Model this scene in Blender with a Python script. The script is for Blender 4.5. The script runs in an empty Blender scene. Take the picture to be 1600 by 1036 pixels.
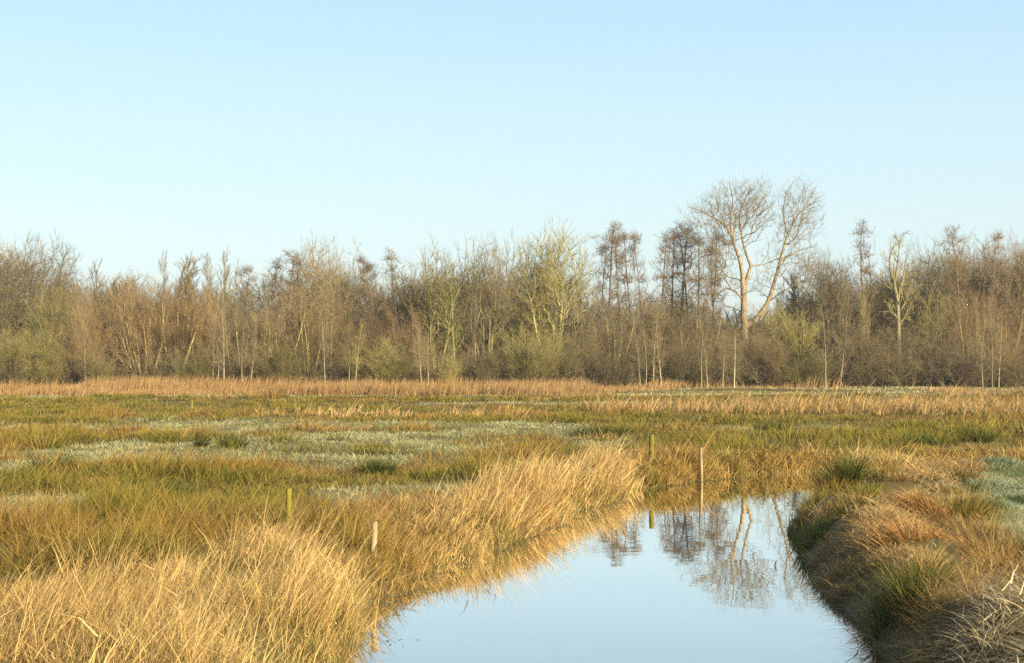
import bpy, math, random
import numpy as np
from math import radians as R, sin, cos, pi

C = bpy.context.scene
col = C.collection
F, PITCH, CAMH = 2200.0, math.atan(52 / 2200.0), 2.2
WATER_Z = -0.36

# ------------------------------------------------------------------ camera, sky, sun, exposure
cd = bpy.data.cameras.new('camera'); cam = bpy.data.objects.new('camera', cd); col.objects.link(cam)
cd.sensor_width = 36; cd.lens = 36 * F / 1600; cd.clip_end = 3000
cam.location = (0, 0, CAMH); cam.rotation_euler = (R(90) + PITCH, 0, 0)
C.camera = cam

SUN_EL, SUN_AZ = R(19), R(138)          # azimuth clockwise from the view direction (+Y): behind and to the right
w = bpy.data.worlds.new('World'); C.world = w; w.use_nodes = True
nt = w.node_tree; bg = nt.nodes['Background']
sky = nt.nodes.new('ShaderNodeTexSky'); sky.sky_type = 'NISHITA'; sky.sun_disc = False
sky.sun_elevation = SUN_EL; sky.sun_rotation = SUN_AZ
sky.air_density = 1.0; sky.dust_density = 1.2; sky.ozone_density = 1.5
def skynode(kind, **kw):
    n = nt.nodes.new(kind)
    for k, v in kw.items(): setattr(n, k, v)
    return n
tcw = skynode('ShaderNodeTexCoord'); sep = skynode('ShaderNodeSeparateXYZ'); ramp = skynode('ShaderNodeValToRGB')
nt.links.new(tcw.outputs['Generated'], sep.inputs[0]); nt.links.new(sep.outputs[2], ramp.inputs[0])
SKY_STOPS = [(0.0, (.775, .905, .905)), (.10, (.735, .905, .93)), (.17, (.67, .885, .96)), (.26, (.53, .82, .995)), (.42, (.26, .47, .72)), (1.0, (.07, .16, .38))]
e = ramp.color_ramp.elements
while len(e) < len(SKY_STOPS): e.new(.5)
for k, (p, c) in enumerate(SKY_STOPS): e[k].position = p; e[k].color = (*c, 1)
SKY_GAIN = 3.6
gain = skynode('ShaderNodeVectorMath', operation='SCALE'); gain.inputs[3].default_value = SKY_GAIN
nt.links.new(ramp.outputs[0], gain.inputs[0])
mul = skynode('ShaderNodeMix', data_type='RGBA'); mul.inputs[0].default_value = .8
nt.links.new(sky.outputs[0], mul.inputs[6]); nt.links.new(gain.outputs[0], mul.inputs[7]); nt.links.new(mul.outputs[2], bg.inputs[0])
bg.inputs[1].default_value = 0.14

sl = bpy.data.lights.new('sun', 'SUN'); so = bpy.data.objects.new('sun', sl); col.objects.link(so)
sl.energy = 5.0; sl.angle = R(0.6); sl.color = (1.0, 0.83, 0.52)
so.rotation_euler = (R(90) - SUN_EL, 0, pi - SUN_AZ)
C.view_settings.view_transform = 'Standard'; C.view_settings.look = 'None'
C.view_settings.exposure = 0.95; C.view_settings.gamma = 1.0
C.cycles.use_denoising = False
C.cycles.sample_clamp_indirect = 4.0

# ------------------------------------------------------------------ helpers
def px(x, y, z=0.0):
    """ground point (height z) seen at a photograph position"""
    u, v = (x - 800) / F, (518 - y) / F
    dy, dz = cos(PITCH) - v * sin(PITCH), sin(PITCH) + v * cos(PITCH)
    t = (z - CAMH) / dz
    return np.array([u * t, dy * t, z])

def at(x, D):
    return (x - 800) / F * D

def ztop(y, D):
    return CAMH + (570 - y) / F * D

def tag(o, label=None, cat=None, group=None, kind=None):
    if label: o['label'] = label
    if cat: o['category'] = cat
    if group: o['group'] = group
    if kind: o['kind'] = kind
    return o

def make_mesh(name, V, quads=None, tris=None, mat=None, colr=None, smooth=False):
    me = bpy.data.meshes.new(name)
    V = np.ascontiguousarray(V, dtype=np.float32).reshape(-1, 3)
    nq = 0 if quads is None else len(quads); ntr = 0 if tris is None else len(tris)
    loops = []; starts = []
    if nq: loops.append(np.asarray(quads, dtype=np.int32).ravel()); starts.append(np.arange(nq, dtype=np.int32) * 4)
    if ntr: loops.append(np.asarray(tris, dtype=np.int32).ravel()); starts.append(nq * 4 + np.arange(ntr, dtype=np.int32) * 3)
    lv = np.concatenate(loops); st = np.concatenate(starts)
    me.vertices.add(len(V)); me.vertices.foreach_set('co', V.ravel())
    me.loops.add(len(lv)); me.loops.foreach_set('vertex_index', lv)
    me.polygons.add(len(st)); me.polygons.foreach_set('loop_start', st)
    if smooth: me.polygons.foreach_set('use_smooth', np.ones(len(st), dtype=bool))
    me.update(calc_edges=True)
    if colr is not None:
        a = me.color_attributes.new('tint', 'FLOAT_COLOR', 'POINT')
        c4 = np.ones((len(V), 4), dtype=np.float32); c4[:, :3] = colr
        a.data.foreach_set('color', c4.ravel())
    if mat: me.materials.append(mat)
    return me

def obj(name, me, parent=None, loc=(0, 0, 0)):
    o = bpy.data.objects.new(name, me); col.objects.link(o); o.location = loc
    if parent: o.parent = parent
    return o

def empty(name, loc=(0, 0, 0)):
    o = bpy.data.objects.new(name, None); col.objects.link(o); o.location = loc
    o.empty_display_size = 0.3
    return o

# value noise in numpy
def _hash(ix, iy, s):
    h = (ix * 374761393 + iy * 668265263 + s * 974634773) & 0x7fffffff
    h = ((h ^ (h >> 13)) * 1274126177) & 0x7fffffff
    return ((h ^ (h >> 16)) & 0xffff) / 65535.0

def vnoise(x, y, s=0):
    x = np.asarray(x, float); y = np.asarray(y, float)
    ix = np.floor(x).astype(np.int64); iy = np.floor(y).astype(np.int64)
    fx = x - ix; fy = y - iy
    fx = fx * fx * (3 - 2 * fx); fy = fy * fy * (3 - 2 * fy)
    a = _hash(ix, iy, s); b = _hash(ix + 1, iy, s); c = _hash(ix, iy + 1, s); d = _hash(ix + 1, iy + 1, s)
    return (a * (1 - fx) + b * fx) * (1 - fy) + (c * (1 - fx) + d * fx) * fy

def fbm(x, y, s=0, o=4):
    t = 0; amp = 1; n = 0
    for k in range(o):
        t = t + amp * vnoise(np.asarray(x) * 2 ** k + 17.3 * k, np.asarray(y) * 2 ** k - 9.1 * k, s + k); n += amp; amp *= .5
    return t / n

def sstep(a, b, x):
    t = np.clip((np.asarray(x, float) - a) / (b - a), 0, 1)
    return t * t * (3 - 2 * t)

# ------------------------------------------------------------------ materials
def mat_new(name):
    m = bpy.data.materials.new(name); m.use_nodes = True
    return m, m.node_tree, m.node_tree.nodes['Principled BSDF']

def grass_mat(name, transl=0.3, rough=0.55, spec=0.3):
    m, t, b = mat_new(name)
    at_ = t.nodes.new('ShaderNodeAttribute'); at_.attribute_name = 'tint'
    t.links.new(at_.outputs[0], b.inputs['Base Color'])
    b.inputs['Roughness'].default_value = rough
    b.inputs['Specular IOR Level'].default_value = spec
    tr = t.nodes.new('ShaderNodeBsdfTranslucent'); t.links.new(at_.outputs[0], tr.inputs[0])
    mx = t.nodes.new('ShaderNodeMixShader'); mx.inputs[0].default_value = transl
    t.links.new(b.outputs[0], mx.inputs[1]); t.links.new(tr.outputs[0], mx.inputs[2])
    t.links.new(mx.outputs[0], t.nodes['Material Output'].inputs[0])
    return m

def bark_mat(name, c1, c2, scale=3.0, rough=.85, stretch=.25, var=.32):
    m, t, b = mat_new(name)
    tc = t.nodes.new('ShaderNodeTexCoord'); mp = t.nodes.new('ShaderNodeMapping')
    mp.inputs['Scale'].default_value = (1, 1, stretch)
    n = t.nodes.new('ShaderNodeTexNoise'); n.inputs['Scale'].default_value = scale; n.inputs['Detail'].default_value = 5
    cr = t.nodes.new('ShaderNodeMix'); cr.data_type = 'RGBA'
    cr.inputs[6].default_value = (*c1, 1); cr.inputs[7].default_value = (*c2, 1)
    mr = t.nodes.new('ShaderNodeMapRange'); mr.inputs[1].default_value = .35; mr.inputs[2].default_value = .65
    t.links.new(tc.outputs['Object'], mp.inputs[0]); t.links.new(mp.outputs[0], n.inputs[0])
    t.links.new(n.outputs[0], mr.inputs[0]); t.links.new(mr.outputs[0], cr.inputs[0])
    oi = t.nodes.new('ShaderNodeObjectInfo')
    hv = t.nodes.new('ShaderNodeHueSaturation')
    m2 = t.nodes.new('ShaderNodeMapRange'); m2.inputs[3].default_value = 1 - var; m2.inputs[4].default_value = 1 + var
    t.links.new(oi.outputs['Random'], m2.inputs[0]); t.links.new(m2.outputs[0], hv.inputs['Value'])
    t.links.new(cr.outputs[2], hv.inputs['Color']); t.links.new(hv.outputs[0], b.inputs['Base Color'])
    b.inputs['Roughness'].default_value = rough; b.inputs['Specular IOR Level'].default_value = .2
    return m

M = dict(
    blade=grass_mat('dry_blades'), rush=grass_mat('rush_blades', .25, .5, .15), frost=grass_mat('frosted_blades', .25, .7, .2),
    ground=grass_mat('meadow_ground', 0.0, .95, .1),
    brown=bark_mat('brown_bark', (.15, .105, .062), (.26, .195, .12)),
    twig=bark_mat('brown_twig', (.19, .148, .08), (.29, .23, .125)),
    darkwood=bark_mat('shaded_wood_bark', (.11, .09, .048), (.19, .155, .085)),  # shade inside and at the foot of the wood put into a darker bark
    redtwig=bark_mat('red_brown_twig', (.19, .13, .065), (.29, .205, .105)),
    olive=bark_mat('algae_bark', (.26, .23, .085), (.42, .37, .16)),
    olivetwig=bark_mat('olive_twig', (.23, .20, .075), (.34, .295, .12)),
    pale=bark_mat('pale_bark', (.25, .21, .11), (.40, .33, .185)),
    poplar=bark_mat('poplar_bark', (.22, .17, .10), (.42, .33, .21), 2.2),
    birch=bark_mat('birch_bark', (.27, .23, .135), (.48, .415, .27), 6.0, stretch=1.5),
    ivy=bark_mat('ivy_leaf', (.035, .05, .018), (.07, .085, .03), 6.0, .5, 1),
    catkin=bark_mat('yellow_catkin', (.36, .31, .07), (.48, .41, .12), 4.0, .8, 1),
    oldleaf=bark_mat('russet_leaf', (.36, .16, .05), (.48, .24, .09), 4.0, .8, 1),
    willow=bark_mat('willow_bark', (.33, .28, .12), (.52, .45, .22), 3.0),
    alder=bark_mat('alder_bark', (.11, .085, .06), (.20, .155, .11)),
    aldertwig=bark_mat('alder_twig', (.19, .135, .08), (.28, .205, .125)),
    post_green=bark_mat('green_post_wood', (.14, .125, .02), (.25, .215, .035), 12, var=.1),
    post_pale=bark_mat('weathered_post_wood', (.24, .17, .09), (.42, .31, .18), 14, var=.1),
    post_end=bark_mat('sawn_post_end', (.10, .075, .05), (.17, .13, .09), 14, var=.1),
)

def water_mat():
    m, t, b = mat_new('still_water')
    g = t.nodes.new('ShaderNodeBsdfGlossy'); g.inputs['Color'].default_value = (.97, .97, .95, 1); g.inputs['Roughness'].default_value = .012
    b.inputs['Base Color'].default_value = (.035, .04, .03, 1); b.inputs['Roughness'].default_value = .6
    b.inputs['Specular IOR Level'].default_value = 0
    fr = t.nodes.new('ShaderNodeFresnel'); fr.inputs[0].default_value = 1.9
    mx = t.nodes.new('ShaderNodeMixShader')
    mr = t.nodes.new('ShaderNodeMapRange'); mr.inputs[1].default_value = 0; mr.inputs[2].default_value = .5
    mr.inputs[3].default_value = .25; mr.inputs[4].default_value = .95
    n = t.nodes.new('ShaderNodeTexNoise'); n.inputs['Scale'].default_value = 1.6; n.inputs['Detail'].default_value = 2
    tc = t.nodes.new('ShaderNodeTexCoord'); t.links.new(tc.outputs['Object'], n.inputs[0])
    bp = t.nodes.new('ShaderNodeBump'); bp.inputs['Strength'].default_value = .03; bp.inputs['Distance'].default_value = .05
    t.links.new(n.outputs[0], bp.inputs['Height']); t.links.new(bp.outputs[0], g.inputs['Normal'])
    t.links.new(fr.outputs[0], mr.inputs[0]); t.links.new(mr.outputs[0], mx.inputs[0])
    t.links.new(b.outputs[0], mx.inputs[1]); t.links.new(g.outputs[0], mx.inputs[2])
    t.links.new(mx.outputs[0], t.nodes['Material Output'].inputs[0])
    return m
M['water'] = water_mat()

# ------------------------------------------------------------------ terrain
WZ = WATER_Z
left_px = [(520, 1036), (585, 945), (640, 908), (700, 886), (760, 857), (830, 832), (900, 805), (960, 777), (1010, 763), (1080, 751), (1180, 742), (1275, 737)]
right_px = [(1300, 750), (1275, 790), (1252, 830), (1242, 862), (1252, 890), (1268, 920), (1310, 960), (1362, 1000), (1412, 1036)]
poly = [(-1.7, -8), (-1.65, 4)] + [tuple(px(a, b, WZ)[:2]) for a, b in left_px] + [(9.5, 33.8), (13, 33.6), (13, 31.6), (9.5, 31.4)] \
    + [tuple(px(a, b, WZ)[:2]) for a, b in right_px] + [(3.5, 4), (3.6, -8)]
_p = []
for _k in range(len(poly)):
    _a, _b = np.array(poly[_k]), np.array(poly[(_k + 1) % len(poly)]); _n = max(1, int(np.hypot(*(_b - _a)) / .3))
    for _j in range(_n): _p.append(_a + (_b - _a) * _j / _n)
poly = np.array(_p)
_o = np.stack([fbm(poly[:, 0] * .9, poly[:, 1] * .9, 201, 3), fbm(poly[:, 0] * .9, poly[:, 1] * .9, 211, 3)], 1) - .5
poly = poly + _o * np.where(poly[:, :1] > 2.9, .75, .5) * ((poly[:, 1:] > 6) & (poly[:, 1:] < 34))

def sdist(x, y):
    """distance to the ditch edge, negative over the water"""
    x = np.asarray(x, float).ravel(); y = np.asarray(y, float).ravel()
    best = np.full(len(x), 1e9); ins = np.zeros(len(x), bool)
    n = len(poly)
    for i in range(n):
        ax, ay = poly[i]; bx, by = poly[(i + 1) % n]
        dx, dy = bx - ax, by - ay
        t = np.clip(((x - ax) * dx + (y - ay) * dy) / (dx * dx + dy * dy), 0, 1)
        d = (x - ax - t * dx) ** 2 + (y - ay - t * dy) ** 2
        best = np.minimum(best, d)
        c = ((ay > y) != (by > y)) & (x < (bx - ax) * (y - ay) / (by - ay + 1e-12) + ax)
        ins ^= c
    d = np.sqrt(best)
    return np.where(ins, -d, d)

def hgt(x, y, sd=None):
    x = np.asarray(x, float).ravel(); y = np.asarray(y, float).ravel()
    if sd is None: sd = sdist(x, y)
    z = .5 * sstep(92, 128, y) + .22 * (fbm(x * .16, y * .16, 3) - .5) * sstep(0, 2.5, sd) + .12 * (fbm(x * .8, y * .8, 8, 2) - .5) * sstep(.1, 1, sd)
    # the right bank is a slightly raised rim
    z = z + .16 * sstep(3, 3.6, x) * sstep(.2, .8, sd) * (1 - sstep(1.2, 3.2, sd)) * (1 - sstep(25, 31, y))
    z = z + .5 * (fbm(x * 1.1, y * .8, 38, 2) - .45) * sstep(2.8, 3.4, x) * sstep(.05, .6, sd) * (1 - sstep(2.4, 3.6, sd)) * (1 - sstep(26, 31, y))
    z = z + .26 * (fbm(x * .8 + 3, y * .5, 48, 3) - .5) * sstep(5.6, 6.6, x) * (1 - sstep(30, 34, y))
    bank = sstep(-.7, .55, sd)
    return (WZ - .55) * (1 - bank) + z * bank

def in_poly(P, x, y):
    ins = np.zeros(len(x), bool); n = len(P)
    for i in range(n):
        ax, ay = P[i]; bx, by = P[(i + 1) % n]
        ins ^= ((ay > y) != (by > y)) & (x < (bx - ax) * (y - ay) / (by - ay + 1e-12) + ax)
    return ins

# frost map: 1 where the ground is frosted short turf, 0 where rushes grow
frost_spots = [  # photograph x, y (ground), half-width px, half-depth (near y, far y)
    (330, 664, 220, 660, 670), (90, 668, 130, 662, 676), (650, 668, 240, 662, 674), (470, 690, 170, 680, 704), (600, 684, 130, 676, 694),
    (330, 710, 190, 703, 722), (60, 728, 60, 718, 742), (560, 722, 130, 712, 733), (680, 700, 110, 690, 712), (720, 716, 70, 708, 724),
    (20, 795, 90, 780, 830), (800, 664, 60, 660, 670), (890, 680, 30, 674, 688), (1160, 672, 50, 667, 679), (1196, 700, 16, 694, 706),
    (930, 688, 40, 683, 694), (150, 720, 90, 712, 730), (60, 860, 80, 845, 885), (330, 850, 70, 838, 862), (270, 655, 80, 652, 658), (1320, 668, 40, 664, 672),
]
FS = []
for a, b, hw, y0, y1 in frost_spots:
    c = px(a, b); n_, f_ = px(a, y1)[1], px(a, y0)[1]
    FS.append((c[0], (n_ + f_) / 2, 1.15 * hw / F * c[1], .8 * (f_ - n_)))
right_turf = np.array([px(1475, 770)[:2], px(1520, 742)[:2], px(1600, 722)[:2], (16, 33), (30, 32), (30, 14), (8.0, 14.0), (6.3, 14.3), (5.85, 15.5), (5.8, 17.5), px(1496, 795)[:2], px(1484, 785)[:2]])
def frost(x, y):
    x = np.asarray(x, float).ravel(); y = np.asarray(y, float).ravel()
    f = np.zeros(len(x))
    wob = (fbm(x * .5, y * .5, 31) - .5) * 1.5
    for cx, cy, rx, ry in FS:
        d = np.sqrt(((x - cx) / rx) ** 2 + ((y - cy) / ry) ** 2)
        f = np.maximum(f, .95 * (1 - sstep(.4, 1.35, d + wob)))
    f = f * (.55 + .45 * sstep(.36, .54, fbm(x * .75, y * .6, 57, 3)))
    f = np.maximum(f, .85 * sstep(.53, .62, fbm(x * .20, y * .17, 143, 3)) * sstep(19, 23, y) * (1 - sstep(52, 62, y)) * (1 - sstep(1, 5, x)))
    far = .75 * sstep(.57, .66, fbm(x * .06 + 4, y * .14, 55, 3)) * sstep(66, 76, y) * (1 - sstep(108, 114, y))
    strip = .8 * sstep(6, 18, x + 8 * (fbm(y * .3, y * 0, 58, 2) - .5)) * sstep(96, 101, y) * (1 - sstep(125, 128, y))
    far = np.maximum(far, strip * sstep(.3, .45, fbm(x * .05, y * .3, 77, 3)))
    f = np.maximum(f, far)
    f = np.maximum(f, in_poly(right_turf, x, y) * .95)
    return np.where((x > 4) & (y < 13.5), 0, f)

def ground_mesh():
    ys = np.concatenate([np.arange(-14, 8, 1.0), np.arange(8, 36, .2), np.arange(36, 80, .6), np.arange(80, 190, 2.0), np.array([200, 260, 400, 700, 1200, 2000.])])
    n = 190
    V = []; s = np.linspace(-1, 1, n)
    for y in ys:
        half = max(9.0, abs(y) * .62) if y < 190 else y * 1.6
        V.append(np.stack([s * half + (1.2 if y < 36 else 0), np.full(n, y), np.zeros(n)], 1))
    V = np.concatenate(V); V[:, 2] = hgt(V[:, 0], V[:, 1])
    m = len(ys); i = np.arange(m - 1)[:, None] * n + np.arange(n - 1)[None, :]
    q = np.stack([i, i + 1, i + n + 1, i + n], -1).reshape(-1, 4)
    fr = frost(V[:, 0], V[:, 1])[:, None]
    nz = fbm(V[:, 0] * .7, V[:, 1] * .7, 12)[:, None]
    soil = np.array([.085, .07, .03]) * (1 - nz) + np.array([.17, .13, .05]) * nz
    fc = np.array([.15, .135, .045]) * (1 - nz) + np.array([.31, .29, .15]) * nz
    return make_mesh('ground', V, q, mat=M['ground'], colr=soil * (1 - fr) + fc * fr, smooth=True)
tag(obj('ground', ground_mesh()), 'boggy meadow ground of brown thatch and frosted turf', kind='structure')

wv = np.array([(-8, -10, WZ), (16, -10, WZ), (16, 35, WZ), (-8, 35, WZ)])
tag(obj('water', make_mesh('water', wv, [(0, 1, 2, 3)], mat=M['water'])), 'still ditch water mirroring the sky and the trees', kind='structure')

# ------------------------------------------------------------------ grass
rng = np.random.default_rng(7)

def blades(P, h, wd, az, lean, curl, c0, c1, rows=4, rs=None):
    """N blades: base point, height, width, lean azimuth, lean slope, tip curl, base and tip colour -> V, quads, colours"""
    rs = rs or rng
    N = len(P)
    t = np.linspace(0, 1, rows)[None, :]
    lean = np.asarray(lean)[:, None]; curl = np.asarray(curl)[:, None]; h = np.asarray(h)[:, None]
    hor = h * (lean * t + curl * t ** 2.2)
    ver = h * (t - np.clip(.42 * curl, 0, .75) * t ** 3.2) / np.sqrt(1 + .5 * lean ** 2)
    ca, sa = np.cos(az)[:, None], np.sin(az)[:, None]
    X = P[:, 0:1] + hor * ca; Y = P[:, 1:2] + hor * sa; Z = P[:, 2:3] + ver
    ctr = np.stack([X, Y, Z], -1)
    fa = rs.uniform(0, pi, N)
    side = np.stack([np.cos(fa), np.sin(fa), np.zeros(N)], 1)
    ww = (np.asarray(wd)[:, None] * np.clip(1.02 - t ** 1.6, .12, 1))[..., None] * .5
    V = np.stack([ctr - side[:, None, :] * ww, ctr + side[:, None, :] * ww], 2)    # N, rows, 2, 3
    i = (np.arange(N) * rows * 2)[:, None] + (np.arange(rows - 1) * 2)[None, :]
    q = np.stack([i, i + 1, i + 3, i + 2], -1).reshape(-1, 4)
    tt = t[..., None]
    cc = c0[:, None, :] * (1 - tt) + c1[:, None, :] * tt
    cc = np.repeat(cc[:, :, None, :], 2, 2)
    return V.reshape(-1, 3), q, cc.reshape(-1, 3)

class Heap:
    def __init__(s): s.V, s.q, s.c, s.n = [], [], [], 0
    def add(s, V, q, c):
        s.V.append(V); s.q.append(q + s.n); s.c.append(c); s.n += len(V)
    def build(s, name, mat, label):
        me = make_mesh(name, np.concatenate(s.V), np.concatenate(s.q), mat=mat, colr=np.concatenate(s.c))
        return tag(obj(name, me), label, kind='stuff')

def mix(a, b, t):
    t = np.asarray(t)[:, None]
    return np.asarray(a) * (1 - t) + np.asarray(b) * t

def jitter(c, amt=.2):
    return np.clip(c * rng.uniform(1 - amt, 1 + amt, (len(c), 1)) * rng.uniform(.94, 1.06, (len(c), 3)), 0, 1)

def minw(y, base, k=.00062):
    return np.maximum(base, np.asarray(y) * k)

def scatter_log(n, y0, y1, margin=.60):
    y = np.exp(rng.uniform(np.log(y0), np.log(y1), n))
    x = rng.uniform(-margin, margin, n) * (y * .727 + 2.5) + .0
    return x, y

GOLD_A, GOLD_B = np.array([.44, .295, .105]), np.array([.73, .515, .215])
RUST = np.array([.33, .19, .055]); OLIVE = np.array([.135, .130, .017]); DEEP = np.array([.042, .056, .010]); TIPB = np.array([.30, .20, .055])
FROSTC = np.array([.47, .445, .235]); GREY = np.array([.36, .31, .22])

# world masks of the reed-grass stands
gold_left = np.array([px(-120, 1060)[:2], (-1.5, 9), (-1.45, 13.2), (-1.5, 15.0), px(560, 872)[:2], px(500, 852)[:2], px(400, 852)[:2], px(250, 885)[:2], px(60, 925)[:2], px(-160, 950)[:2]])
gold_mid = np.array([px(625, 872)[:2], px(700, 858)[:2], px(770, 838)[:2], px(900, 790)[:2], px(985, 762)[:2], px(1010, 742)[:2], px(940, 728)[:2], px(850, 745)[:2], px(740, 775)[:2], px(660, 815)[:2], px(610, 845)[:2]])
gold_end = np.array([px(1030, 752)[:2], px(1290, 741)[:2], px(1420, 738)[:2], px(1420, 722)[:2], px(1180, 724)[:2], px(1080, 728)[:2]])
gold_far = np.array([px(930, 646)[:2], px(1290, 648)[:2], px(1380, 650)[:2], px(1700, 654)[:2], px(1700, 636)[:2], px(1400, 634)[:2], px(1150, 634)[:2], px(930, 638)[:2]])
gold_bits = np.array([px(420, 651)[:2], px(640, 653)[:2], px(640, 646)[:2], px(420, 644)[:2]])
bits2 = np.array([px(700, 653)[:2], px(800, 653)[:2], px(800, 646)[:2], px(700, 646)[:2]])

def sample_poly(P, n, soft=.0):
    lo, hi = P.min(0) - soft, P.max(0) + soft
    out = np.zeros((0, 2))
    while len(out) < n:
        q = rng.uniform(lo, hi, (n * 2, 2))
        q = q + 0
        j = q + rng.normal(0, soft, q.shape) if soft else q
        out = np.concatenate([out, j[in_poly(P, q[:, 0], q[:, 1])]])
    return out[:n]

def ground_pts(xy):
    sd = sdist(xy[:, 0], xy[:, 1])
    return np.stack([xy[:, 0], xy[:, 1], hgt(xy[:, 0], xy[:, 1], sd) - .02], 1), sd

def clumps(H, c, rad, cnt, h, c0, c1, wd, wk=.0005, out=.5, wind=(.15, .05), curl=(0, .4), bent=.1, rows=4, jit=.28, leaf=0, leafc=None, sdmin=.06, hmin=.45, noise=.22, fall=.35):
    """tussocks: cnt blades round every centre, leaning outwards and with the wind; leaf adds drooping side leaves on the stems"""
    N = len(c)
    cnt = np.maximum(np.asarray(cnt).astype(int) * np.ones(N, int), 1); rep = lambda v: np.repeat(np.asarray(v) * np.ones(N), cnt)
    idx = np.repeat(np.arange(N), cnt); n = len(idx)
    r = rng.uniform(0, 1, n) ** .6; a = rng.uniform(0, 2 * pi, n); R_ = rep(rad)
    off = np.stack([np.cos(a), np.sin(a)], 1) * r[:, None]
    xy = c[idx] + off * R_[:, None]
    P, sd = ground_pts(xy)
    cw = rng.normal(0, noise * .8, (N, 2))[idx]                          # each tussock leans its own way
    lv = off * out * rng.uniform(.4, 1.2, (n, 1)) + np.asarray(wind) * 1.0 + cw + rng.normal(0, noise, (n, 2))
    lean = np.hypot(lv[:, 0], lv[:, 1]); az = np.arctan2(lv[:, 1], lv[:, 0])
    hh = rep(h) * (1 - fall * r ** 2) * rng.uniform(hmin, 1.1, n)
    cu = rng.uniform(curl[0], curl[1], n)
    bt = rng.uniform(0, 1, n) < bent
    cu[bt] = rng.uniform(.7, 1.5, bt.sum()); az[bt] += rng.normal(0, 1.2, bt.sum())
    C0, C1 = jitter(c0[idx], jit), c1[idx]
    C1 = np.clip(C1 * (C0 / np.maximum(c0[idx], 1e-4)), 0, 1)
    k = sd > sdmin
    W = minw(P[:, 1], wd, wk) * (.4 + 1.1 * rng.uniform(0, 1, n) ** 2 * 1.5)
    H.add(*blades(P[k], hh[k], W[k], az[k], lean[k], cu[k], C0[k], C1[k], rows))
    if leaf:
        m = int(n * leaf); j = rng.integers(0, n, m); j = j[k[j]]; m = len(j); t = rng.uniform(.15, .85, m)
        Q = P[j].copy(); Q[:, 0] += np.cos(az[j]) * lean[j] * hh[j] * t; Q[:, 1] += np.sin(az[j]) * lean[j] * hh[j] * t; Q[:, 2] += hh[j] * t / np.sqrt(1 + .5 * lean[j] ** 2)
        lc = C1[j] if leafc is None else jitter(np.tile(leafc, (m, 1)), jit)
        H.add(*blades(Q, hh[j] * rng.uniform(.2, .5, m), W[j] * rng.uniform(.5, 1.1, m), rng.uniform(0, 2 * pi, m), rng.uniform(.3, 1.4, m), rng.uniform(.2, 1.3, m), lc * .95, lc, 3))

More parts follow.
